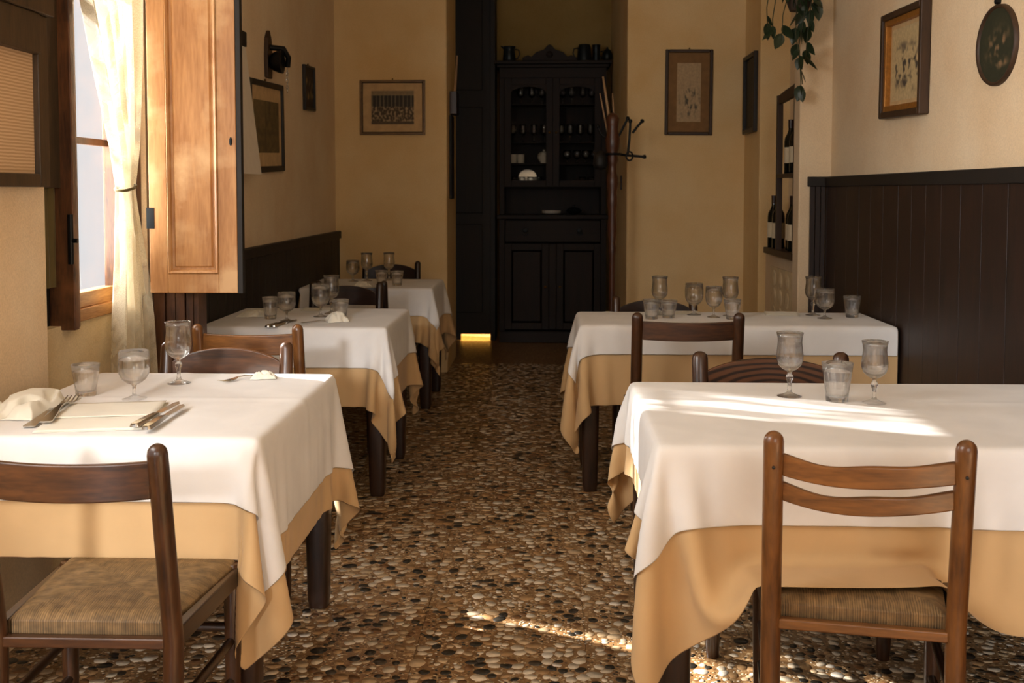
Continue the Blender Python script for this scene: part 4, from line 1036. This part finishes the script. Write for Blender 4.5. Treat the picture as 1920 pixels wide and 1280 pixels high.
# back posts top is 0.06 behind the origin (toward -Y local)
place(chA, 0.666, 2.245, math.radians(-10.5), 1.02)
place(chB, -0.962, 2.125, math.radians(0), 1.0)
place(chC, -1.072, 3.44, PI, 1.08)
c3 = place(chB, -1.137, 4.02, 0, 1.03, 1, 1, 'light-edged chair with its back to us at the second left table')
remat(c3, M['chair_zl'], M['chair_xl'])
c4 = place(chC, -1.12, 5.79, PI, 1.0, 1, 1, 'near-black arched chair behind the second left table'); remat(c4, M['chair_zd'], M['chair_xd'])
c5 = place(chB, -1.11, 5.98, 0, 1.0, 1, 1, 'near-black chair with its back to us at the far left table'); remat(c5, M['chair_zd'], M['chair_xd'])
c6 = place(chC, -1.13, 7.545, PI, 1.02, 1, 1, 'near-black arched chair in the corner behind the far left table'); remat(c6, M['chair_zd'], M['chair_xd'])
c8 = place(chC, 0.72, 3.42, PI, 1.23, 1, 0.975, 'wide arched chair with bold grain behind the near right table')
c9 = place(chB, 0.574, 4.46, 0, 1.13, 1, 1.0, 'dark single-slat chair with its back to us at second right table')
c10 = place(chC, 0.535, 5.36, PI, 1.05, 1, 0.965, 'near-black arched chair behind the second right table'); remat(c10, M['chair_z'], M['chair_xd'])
# bold growth rings on the wide slat
gm, nt, b = newmat('bold_ring_grain')
tc = N(nt, 'ShaderNodeTexCoord'); mp = N(nt, 'ShaderNodeMapping'); mp.inputs['Location'].default_value = (0, 0, -1.36); mp.inputs['Scale'].default_value = (0.8, 1, 1.9)
wv = N(nt, 'ShaderNodeTexWave', Scale=9.0, Distortion=2.5); wv.wave_type = 'RINGS'; wv.rings_direction = 'Y'
nt.links.new(tc.outputs['Object'], mp.inputs[0]); nt.links.new(mp.outputs[0], wv.inputs['Vector'])
r = ramp(nt, [(0.1, lin((40, 24, 14))), (0.7, lin((96, 60, 36)))]); nt.links.new(wv.outputs['Fac'], r.inputs[0]); nt.links.new(r.outputs[0], b.inputs['Base Color']); b.inputs['Roughness'].default_value = 0.4
remat(c8, M['chair_z'], gm)

# ------------------------------------------------------------------ cutlery and napkins
def fork_mb(L=0.195):
    mb = MB(); prof = [(-0.095, 0.0085, 0.0015), (-0.09, 0.0105, 0.0015), (-0.05, 0.0075, 0.0035), (0.0, 0.0035, 0.008), (0.03, 0.0035, 0.008), (0.042, 0.010, 0.005), (0.055, 0.0125, 0.003)]
    for y, w_, z in prof: mb.v += [(-w_, y, z), (w_, y, z), (w_, y, z+0.0022), (-w_, y, z+0.0022)]
    for i in range(len(prof)-1):
        for k in range(4): q = i*4; mb.f.append((q+k, q+(k+1) % 4, q+4+(k+1) % 4, q+4+k))
    mb.f += [(3, 2, 1, 0), tuple(4*(len(prof)-1)+k for k in range(4))]
    return mb
def make_fork(label, group, loc, rz, z=TZ, tilt=0):
    t = thing('fork', label, 'fork', (loc[0], loc[1], z), rz, group)
    if tilt: t.rotation_euler = (tilt, 0, rz)
    fork_mb().build('handle', M['steel'], t, smooth=50)
    for k in range(4):
        x = -0.0105+k*0.007
        MB().tube([(x, 0.053, 0.0042), (x*1.02, 0.075, 0.0035), (x, 0.102, 0.0075)], [0.0018, 0.0017, 0.0009], 6).build('tine', M['steel'], t, smooth='all')
    return t
def make_knife(label, group, loc, rz, z=TZ):
    t = thing('knife', label, 'knife', (loc[0], loc[1], z), rz, group)
    mb = MB(); prof = [(-0.11, 0.004, 0.006), (-0.107, 0.0085, 0.008), (-0.06, 0.0085, 0.008), (-0.015, 0.0060, 0.007), (0.0, 0.0050, 0.004)]
    for y, w_, h_ in prof: mb.v += [(-w_, y, 0.0006), (w_, y, 0.0006), (w_*.7, y, h_), (-w_*.7, y, h_)]
    for i in range(len(prof)-1):
        for k in range(4): q = i*4; mb.f.append((q+k, q+(k+1) % 4, q+4+(k+1) % 4, q+4+k))
    mb.f += [(3, 2, 1, 0), tuple(4*(len(prof)-1)+k for k in range(4))]
    mb.build('handle', M['steel'], t, smooth=40)
    MB().prism([(-0.006, 0.0), (0.006, 0.0), (0.0095, 0.04), (0.0095, 0.085), (0.0, 0.105), (-0.006, 0.09)], 0.002, 0.0036, 'Z').build('blade', M['steel'], t)
    return t
CU = 'cutlery on the near left table'
make_fork('fork lying uppermost on the left of the folded napkin, tines outward', CU, (-1.302, 2.77), math.radians(12), TZ+0.0085).scale = (1.5, 1.6, 1.5)
make_fork('second fork tucked under the first, near left table', CU, (-1.322, 2.74), math.radians(8), TZ+0.0012).scale = (1.5, 1.5, 1.3)
make_knife('left knife of the crossed pair on near left table', CU, (-1.022, 2.73), math.radians(-1), TZ+0.010).scale = (1.35, 1.45, 1.35)
make_knife('right knife of the crossed pair on near left table', CU, (-0.990, 2.70), math.radians(2), TZ+0.010).scale = (1.35, 1.4, 1.35)
make_fork('fork leaning over a napkin at the back of near left table', CU, (-0.962, 3.32), math.radians(148), TZ+0.001)
def napkin(name, label, loc, size, rz=0, layers=3, group='napkins on the tables'):
    t = thing(name, label, 'napkin', (loc[0], loc[1], TZ), rz, group)
    w_, d_ = size
    for k in range(layers):
        n = 14; G = np.zeros((n, n, 3))
        for i in range(n):
            for j in range(n):
                u, v = i/(n-1)-.5, j/(n-1)-.5
                G[i, j] = (u*w_*(1-k*0.02), (v*(1-k*0.22)+k*0.11*(-1 if k % 2 else 1))*d_, 0.0012+k*0.0026+0.0010*math.sin(i*.9+k)*math.sin(j*.7))
        o = MB().grid(G).build('fold', M['napkin'], t, smooth='all'); sd = o.modifiers.new('t', 'SOLIDIFY'); sd.thickness = 0.0012; sd.offset = 1
    return t
napkin('folded_napkin', 'folded cream napkin between forks and knives on near left table', (-1.165, 2.735), (0.27, 0.34), math.radians(11))
def crumple(name, label, loc, size, h, seed, rz=0, m=None):
    n = 56; G = np.zeros((n, n, 3)); sx, sy = size
    for i in range(n):
        for j in range(n):
            u, v = 2*i/(n-1)-1, 2*j/(n-1)-1
            e = max(0, 1-max(abs(u), abs(v))**2.5)
            q = Vector((u*1.4+seed, v*1.4, seed*.7))
            a = 0.25+0.9*abs(mnoise.noise(q*0.9))+0.35*(1-abs(mnoise.noise(q*1.5+Vector((9, 2, 1))))*3)
            G[i, j] = (u*sx/2*(0.92+.12*mnoise.noise(q*1.0)), v*sy/2*(0.9+.18*mnoise.noise(q*1.7+Vector((5, 0, 0)))), 0.0012+h*e*min(1.0, a*1.5))
    o = MB().grid(G).build(name, m or M['napkin'], None, smooth='all', loc=(loc[0], loc[1], TZ)); o.rotation_euler = (0, 0, rz)
    sd = o.modifiers.new('t', 'SOLIDIFY'); sd.thickness = 0.001; sd.offset = 1
    return tag(o, label, 'napkin', 'napkins on the tables')
crumple('crumpled_napkin', 'large rumpled cloth napkin at the wall end of near left table', (-1.415, 2.83), (0.17, 0.34), 0.05, 2.3, 0.0, M['napkin'])
crumple('crumpled_napkin', 'small white napkin under the leaning fork on near left table', (-0.905, 3.33), (0.085, 0.06), 0.024, 7.1, 0.2)
crumple('crumpled_napkin', 'curled white napkin at the front of second left table', (-0.965, 4.80), (0.11, 0.09), 0.045, 4.4, 0.5)
crumple('crumpled_napkin', 'tan shaded napkin beside the wainscot on second left table', (-1.40, 5.02), (0.18, 0.16), 0.025, 9.4, 0.1)
crumple('crumpled_napkin', 'white napkin before the goblets on far left table', (-1.17, 6.62), (0.12, 0.10), 0.03, 1.4, 0.2)
napkin('folded_napkin', 'folded napkin left of the wine glass on second right table', (0.63, 5.18), (0.20, 0.09), 0.05)
napkin('folded_napkin', 'folded napkin by the pilaster on the second right table', (1.12, 5.16), (0.16, 0.12), -0.1)
napkin('folded_napkin', 'folded napkin behind glasses on the second left table', (-1.12, 5.26), (0.22, 0.10), 0.05)
C2_ = 'cutlery on the second left table'
make_knife('left knife of the pair at the front of second left table', C2_, (-1.21, 4.71), math.radians(-8)).scale = (1.3, 1.2, 1.3)
make_knife('right knife of the pair at the front of second left table', C2_, (-1.18, 4.71), math.radians(-10), TZ+0.0009).scale = (1.3, 1.2, 1.3)
make_fork('fork beside the curled napkin on second left table', C2_, (-1.03, 4.78), math.radians(-60))

# ------------------------------------------------------------------ coat rack at the passage corner
t = thing('coat_rack', 'turned wooden coat rack with iron hooks at the passage corner', 'coat rack', (0.43, 7.30, 0))
MB().lathe([(0, 0.002), (0.03, 0.002), (0.03, 0.1), (0.022, 0.5), (0.022, 0.9), (0.03, 0.96), (0.024, 1.0), (0.034, 1.08), (0.027, 1.2), (0.035, 1.26), (0.036, 1.30), (0.03, 1.34), (0.042, 1.40), (0.040, 1.44), (0.03, 1.47), (0.030, 1.53), (0.040, 1.56), (0.034, 1.60), (0.045, 1.64), (0.050, 1.70), (0.036, 1.76), (0.040, 1.80), (0.046, 1.84), (0.030, 1.87), (0.0, 1.885)], 22).build('pole', M['rack'], t, smooth=40)
for k in range(3):
    a = 2*PI*k/3+.5; MB().tube([(0.0, 0, 0.30), (0.10*math.cos(a), 0.10*math.sin(a), 0.2), (0.22*math.cos(a), 0.22*math.sin(a), 0.05), (0.26*math.cos(a), 0.26*math.sin(a), 0.016)], [0.02, 0.018, 0.016, 0.014], 10).build('foot', M['rack'], t, smooth='all')
MB().tube([(0.06*math.cos(q), 0.06*math.sin(q), 1.60) for q in np.linspace(0, 2*PI, 20)], 0.008, 8).build('ring', M['iron'], t, smooth='all')
def hook(pts, knob=True):
    o = MB().tube(pts, 0.0085, 8).build('hook', M['iron'], t, smooth=60)
    if knob: MB().lathe([(0, -0.014), (0.012, -0.010), (0.014, 0), (0.010, 0.012), (0, 0.015)], 10, pts[-1]).build('knob', M['iron'], o, smooth='all')
hook([(0.03, 0, 1.60), (0.10, -0.05, 1.59), (0.21, -0.06, 1.58)])
hook([(0.04, 0, 1.72), (0.08, -0.02, 1.80), (0.10, -0.02, 1.84)])
hook([(0.10, -0.04, 1.60), (0.11, -0.05, 1.70), (0.115, -0.05, 1.82)])
hook([(0.13, -0.05, 1.74), (0.16, -0.05, 1.78), (0.195, -0.05, 1.82)])
hook([(-0.03, 0, 1.60), (-0.09, -0.02, 1.57), (-0.13, 0.0, 1.60)])
hook([(-0.03, 0, 1.70), (-0.08, 0.02, 1.74), (-0.10, 0.02, 1.79)])
MB().tube([(0.11+0.022*math.cos(q), -0.06, 1.585+0.03*math.sin(q)) for q in np.linspace(0, 2*PI, 14)], 0.006, 8).build('ring', M['iron'], t, smooth='all')
for k, (p0, p1, rr) in enumerate((((-0.012, 0.05, 1.78), (-0.065, 0.05, 2.13), 0.011), ((-0.03, 0.08, 1.75), (-0.085, 0.08, 2.02), 0.007), ((0.02, 0.09, 1.75), (0.002, 0.09, 2.02), 0.007))):
    o = MB().tube([p0, p1], [rr, rr*.6], 8).build('walking_stick', M['stick'], None, smooth='all', loc=(0.43, 7.30, 0))
    tag(o, ['long pale stick standing in the coat rack top', 'thin pale stick leaning left in the coat rack top', 'thin pale stick nearest the pier in the coat rack top'][k], 'stick', 'sticks in the coat rack')
# hat or bag hanging on its left
mb = MB().lathe([(0, 0.12), (0.03, 0.115), (0.045, 0.08), (0.05, 0.03), (0.04, 0.0), (0.0, -0.01)], 18)
o = mb.build('flat_cap', M['black'], None, smooth='all', loc=(0.345, 7.27, 1.50)); tag(o, 'black cap hanging on the left of the coat rack', 'cap')
o = B((0, 0, 0), (0.055, 0.012, 0.11)).build('switch_box', M['pic_dark'], None, bevel=0.002, loc=(0.497, 7.90, 1.35)); o.rotation_euler = (0, 0, PI/2); o.location = (0.564, 8.3, 1.36); tag(o, 'small dark box on the pier side behind the coat rack', 'box')
# things on the left pier's passage face
t = thing('wall_rack_box', 'dark red wall box holding sticks on left pier passage side', 'box', (-0.753, 8.10, 1.93))
B((0, -0.05, 0), (0.055, 0.16, 0.17)).build('box', M['capsule'], t, bevel=0.003)
for a, b_ in ((0.0, 0.25), (0.05, 0.32), (0.1, 0.42)): MB().tube([(0.03, a, 0.12), (0.045, a+0.03, 0.12+b_*.8)], 0.006, 6).build('stick', M['stick'], t)
o = B((0, 0, 0), (0.018, 0.22, 0.63)).build('narrow_mirror', M['black'], None, bevel=0.003, loc=(-0.752, 8.02, 1.29)); tag(o, 'tall narrow dark panel on left pier passage side', 'panel')

# ------------------------------------------------------------------ wine shelf, low counter, relief, bottles
ct = thing('masonry_counter', 'low plastered ledge with relief panel under the wine shelf', 'ledge', (1.47, 6.22, 0))
B((0, 0, 0), (0.148, 1.07, 0.93)).build('body', pc, ct, bevel=0.006)
rp = B((-0.012, 0.08, 0.50), (0.0, 0.86, 0.86)).build('relief_panel', M['relief'], ct, bevel=0.004)
for i in range(4):
    for j in range(3):
        y = 0.16+i*0.19; z = 0.56+j*0.115
        MB().lathe([(0, -0.012), (0.02, -0.010), (0.035, -0.004), (0.045, -0.007), (0.05, 0)], 14, (-0.012, y, z), 'X').build('rosette', M['relief'], rp, smooth='all')
B((-0.02, 0.3, 0.25), (0.0, 1.05, 0.42)).build('dark_board', M['black'], ct)  # near-black board standing proud of the ledge face
ws = thing('wine_shelf', 'small brown wooden wine shelf holding bottles beside the pilaster', 'shelf', (0, 0, 0))
MB().prism([(1.405, 7.05), (1.405, 6.24), (1.42, 6.215), (1.60, 6.215), (1.60, 7.05)], 0.945, 0.985, 'Z').build('board', M['pic_dark'], ws, bevel=0.005)
wd = M['pic_dark']
B((1.41, 6.68, 0.985), (1.445, 6.715, 1.94)).build('upright', wd, ws, bevel=0.003)
B((1.41, 6.215, 0.985), (1.445, 6.25, 1.97)).build('upright', wd, ws, bevel=0.003)
MB().prism([(6.25, 1.97), (6.25, 1.90), (6.68, 1.885), (6.68, 1.94), (6.5, 1.955)], 1.415, 1.44, 'X').build('top_rail', wd, ws, bevel=0.003)
B((1.41, 6.25, 1.43), (1.60, 6.68, 1.455)).build('board', wd, ws, bevel=0.003)
B((1.585, 6.22, 0.985), (1.60, 6.25, 1.95)).build('upright', wd, ws)
BP = [(0, 0), (0.034, 0), (0.037, 0.004), (0.037, 0.18), (0.034, 0.205), (0.020, 0.232), (0.0145, 0.25), (0.0140, 0.295), (0.0155, 0.297), (0.0155, 0.308), (0, 0.308)]
bproto = None
def bottle(x, y, z, label, group, lab=True, s=1.0):
    global bproto
    if bproto is None:
        t = thing('wine_bottle', label, 'bottle', (x, y, z), 0, group)
        MB().lathe(BP, 22).build('body', M['bottle'], t, smooth=50)
        MB().lathe([(0.0376, 0.06), (0.0376, 0.15)], 22).build('label', M['label'], t, smooth='all')
        MB().lathe([(0.0150, 0.262), (0.0160, 0.2965), (0.0160, 0.3095), (0, 0.3095)], 16).build('capsule', M['capsule'], t, smooth=50)
        bproto = t
    else: t = copy_tree(bproto, label, group)
    t.location = (x, y, z); t.scale = (s, s, s); return t
G1, G2 = 'bottles on the upper wine shelf', 'bottles on the lower wine shelf'
bottle(1.475, 6.60, 1.4565, 'left bottle on the upper wine shelf, neck in front of plaster', G1, s=1.06)
bottle(1.475, 6.46, 1.4565, 'middle bottle on the upper wine shelf', G1, s=1.06)
bottle(1.49, 6.33, 1.4565, 'bottle nearest the pilaster on the upper wine shelf', G1, s=1.06)
for k, (x, y) in enumerate(((1.455, 6.97), (1.455, 6.83), (1.49, 6.60), (1.475, 6.48), (1.475, 6.36), (1.56, 6.5))):
    bottle(x, y, 0.9865, ['bottle at far left end of the lower wine shelf', 'second bottle from far end of lower wine shelf', 'bottle just right of the shelf upright, lower row', 'middle labelled bottle of the lower wine shelf', 'labelled bottle nearest the pilaster, lower wine shelf', 'bottle standing at the back of the lower wine shelf'][k], G2, s=1.08)
o = MB().lathe([(0, 0), (0.035, 0), (0.05, 0.11), (0.046, 0.11), (0.032, 0.005)], 16).build('clay_cup', M['pic_dark'], None, smooth=50, loc=(1.50, 6.985, 1.30)); 
bpy.data.objects.remove(o)

# ------------------------------------------------------------------ hanging plant
t = thing('hanging_plant', 'trailing pothos plant in a dark pot hanging beside the pilaster', 'plant', (1.36, 5.93, 0))
pot = MB().lathe([(0, 2.33), (0.05, 2.33), (0.075, 2.40), (0.082, 2.47), (0.076, 2.47), (0.066, 2.40), (0, 2.38)], 20).build('pot', M['terracotta'], t, smooth=40)
MB().tube([(0.08, 0, 2.46), (0.0, 0.0, 2.8), (0.0, 0, 3.3)], 0.003, 5).tube([(-0.08, 0, 2.46), (0.0, 0, 2.8)], 0.003, 5).build('hanger', M['iron'], t)
lf = MB(); n = 10
ctr = []
for i in range(n+1):
    u = i/n; w_ = 0.5*math.sin(PI*u**0.75)**0.9; lf.v += [(-w_*.62, u, -0.10*w_-0.12*u*u), (0, u, 0.04-0.14*u*u), (w_*.62, u, -0.10*w_-0.12*u*u)]
for i in range(n): q = i*3; lf.f += [(q, q+1, q+4, q+3), (q+1, q+2, q+5, q+4)]
lfo = lf.build('leaf', M['leaf'], t, smooth='all'); lmesh = lfo.data; first = True
rr = random.Random(12)
vines = [
 [(-0.03, -0.02, 2.47), (-0.10, -0.05, 2.50), (-0.17, -0.05, 2.44), (-0.185, -0.05, 2.34), (-0.18, -0.05, 2.24)],
 [(-0.04, -0.02, 2.46), (-0.09, -0.06, 2.44), (-0.14, -0.06, 2.38), (-0.155, -0.06, 2.28), (-0.15, -0.05, 2.20)],
 [(-0.04, -0.03, 2.46), (-0.075, -0.06, 2.40), (-0.10, -0.06, 2.30), (-0.105, -0.06, 2.16)],
 [(0.0, -0.05, 2.46), (-0.03, -0.08, 2.36), (-0.03, -0.06, 2.20), (0.0, -0.04, 2.05), (0.02, -0.02, 1.93)],
 [(0.0, -0.05, 2.46), (0.02, -0.09, 2.40), (0.01, -0.07, 2.28), (-0.01, -0.05, 2.14), (0.005, -0.03, 2.0), (0.02, 0.0, 1.86)],
 [(0.04, -0.03, 2.47), (0.07, -0.07, 2.46), (0.085, -0.08, 2.40), (0.08, -0.08, 2.34)],
 [(0.02, -0.04, 2.47), (0.05, -0.09, 2.42), (0.04, -0.08, 2.30), (0.03, -0.06, 2.16), (0.03, -0.04, 2.06)],
]
for vi, pts in enumerate(vines):
    MB().tube(pts, 0.0028, 6).build('vine', M['vine'], t, smooth='all')
    segs = []
    for a, b_ in zip(pts, pts[1:]):
        for k in range(3): segs.append(Vector(a).lerp(Vector(b_), (k+rr.random()*.6)/3))
    for s_i, p in enumerate(segs):
        if vi in (0, 1, 2) and 2 < s_i < len(segs)-2 and rr.random() < 0.75: continue
        if vi in (3, 4, 6) and p.z < 2.2 and rr.random() < 0.35: continue
        if first: o = lfo; first = False
        else: o = bpy.data.objects.new('leaf', lmesh); C.objects.link(o); o.parent = t
        o.location = p; L = rr.uniform(0.065, 0.10); o.scale = (L, L, L)
        o.rotation_euler = (rr.uniform(-1.9, -0.7), rr.uniform(-.5, .5), rr.uniform(-2.4, 2.4))

# ------------------------------------------------------------------ contents of the display cabinet
def cab_glass(kind, x, z, label, s=0.85, y=9.72):
    o = glassobj(kind); o.location = (x, y, z+0.001); o.scale = (s, s, s); return tag(o, label, 'glass', 'glassware inside the dark cabinet')
CG = 'glass on a shelf inside the dark display cabinet'
ORD = ['leftmost', 'second', 'third', 'fourth', 'fifth', 'sixth', 'seventh', 'eighth']
SH = {2.13: 'top', 1.79: 'second', 1.60: 'third', 1.40: 'bottom'}
for z, xs_, kinds in ((2.13, (-0.26, -0.16, -0.07, 0.12, 0.2, 0.3, 0.38), 'water_goblet'), (1.79, (-0.33, -0.24, -0.14, -0.05, 0.11, 0.19, 0.28, 0.37), 'water_goblet'), (1.60, (0.16, 0.25, 0.33, 0.40), 'wine_glass'), (1.40, (-0.32, -0.25, -0.17, -0.10, 0.30, 0.38), 'tumbler')):
    for k, x in enumerate(xs_): cab_glass(kinds, x, z, '%s %s from the left on the %s glazed shelf of the dark cabinet' % (ORD[k], kinds.replace('_', ' '), SH[z]) if k else 'leftmost %s on the %s glazed shelf of the dark cabinet' % (kinds.replace('_', ' '), SH[z]))
t = thing('soup_tureen', 'white lidded tureen in the lit corner of the glazed cabinet', 'tureen', (-0.05, 9.68, 1.601))
MB().lathe([(0, 0), (0.03, 0), (0.032, 0.01), (0.055, 0.04), (0.058, 0.065), (0, 0.066)], 24).build('bowl', M['ceramic'], t, smooth=50)
MB().lathe([(0.058, 0.068), (0.05, 0.085), (0.03, 0.1), (0.008, 0.108), (0.012, 0.12), (0, 0.126)], 24).build('lid', M['ceramic'], t, smooth=50)
for k, x in enumerate((-0.33, -0.26)):
    o = MB().lathe([(0, 0), (0.03, 0), (0.033, 0.005), (0.035, 0.08), (0.03, 0.08), (0.028, 0.01)], 18).build('cup', M['ceramic'], None, smooth=50, loc=(x, 9.72, 1.601)); tag(o, ['white cup at left end of middle cabinet shelf', 'second white cup on the middle cabinet shelf'][k], 'cup', 'cups inside the dark cabinet')
for k in range(4):
    o = MB().lathe([(0, 0.002), (0.04, 0.002), (0.085, 0.012), (0.085, 0.015), (0.04, 0.006), (0, 0.005)], 26).build('plate', M['ceramic'], None, smooth=50, loc=(0.02, 9.58, 1.141+k*0.0065)); tag(o, ['bottom', 'second', 'third', 'top'][k]+' white plate of the stack on the open cabinet counter', 'plate', 'plates on the cabinet counter')
o = MB().prism([(0.085*math.cos(q), 0.075+0.072*math.sin(q)) for q in np.linspace(0, 2*PI, 28, endpoint=False)], 0.0, 0.006, 'Y').build('reflector_tray', M['steel'], None, bevel=0.002, loc=(-0.20, 9.80, 1.402)); o.rotation_euler = (math.radians(-6), 0, math.radians(-4)); tag(o, 'added round silver tray reflecting light at the back of lowest glazed shelf', 'tray')  # invented steel disc, added to reflect a bright glint inside the cabinet
t = thing('covered_dish', 'lidded dish right of the plates on the cabinet counter', 'dish', (0.22, 9.6, 1.141))
MB().lathe([(0, 0), (0.04, 0), (0.075, 0.03), (0, 0.03)], 20).build('bowl', M['pewter'], t, smooth=50)
MB().lathe([(0.07, 0.03), (0.05, 0.055), (0.01, 0.065), (0.012, 0.085), (0, 0.09)], 20).build('lid', M['pewter'], t, smooth=50)
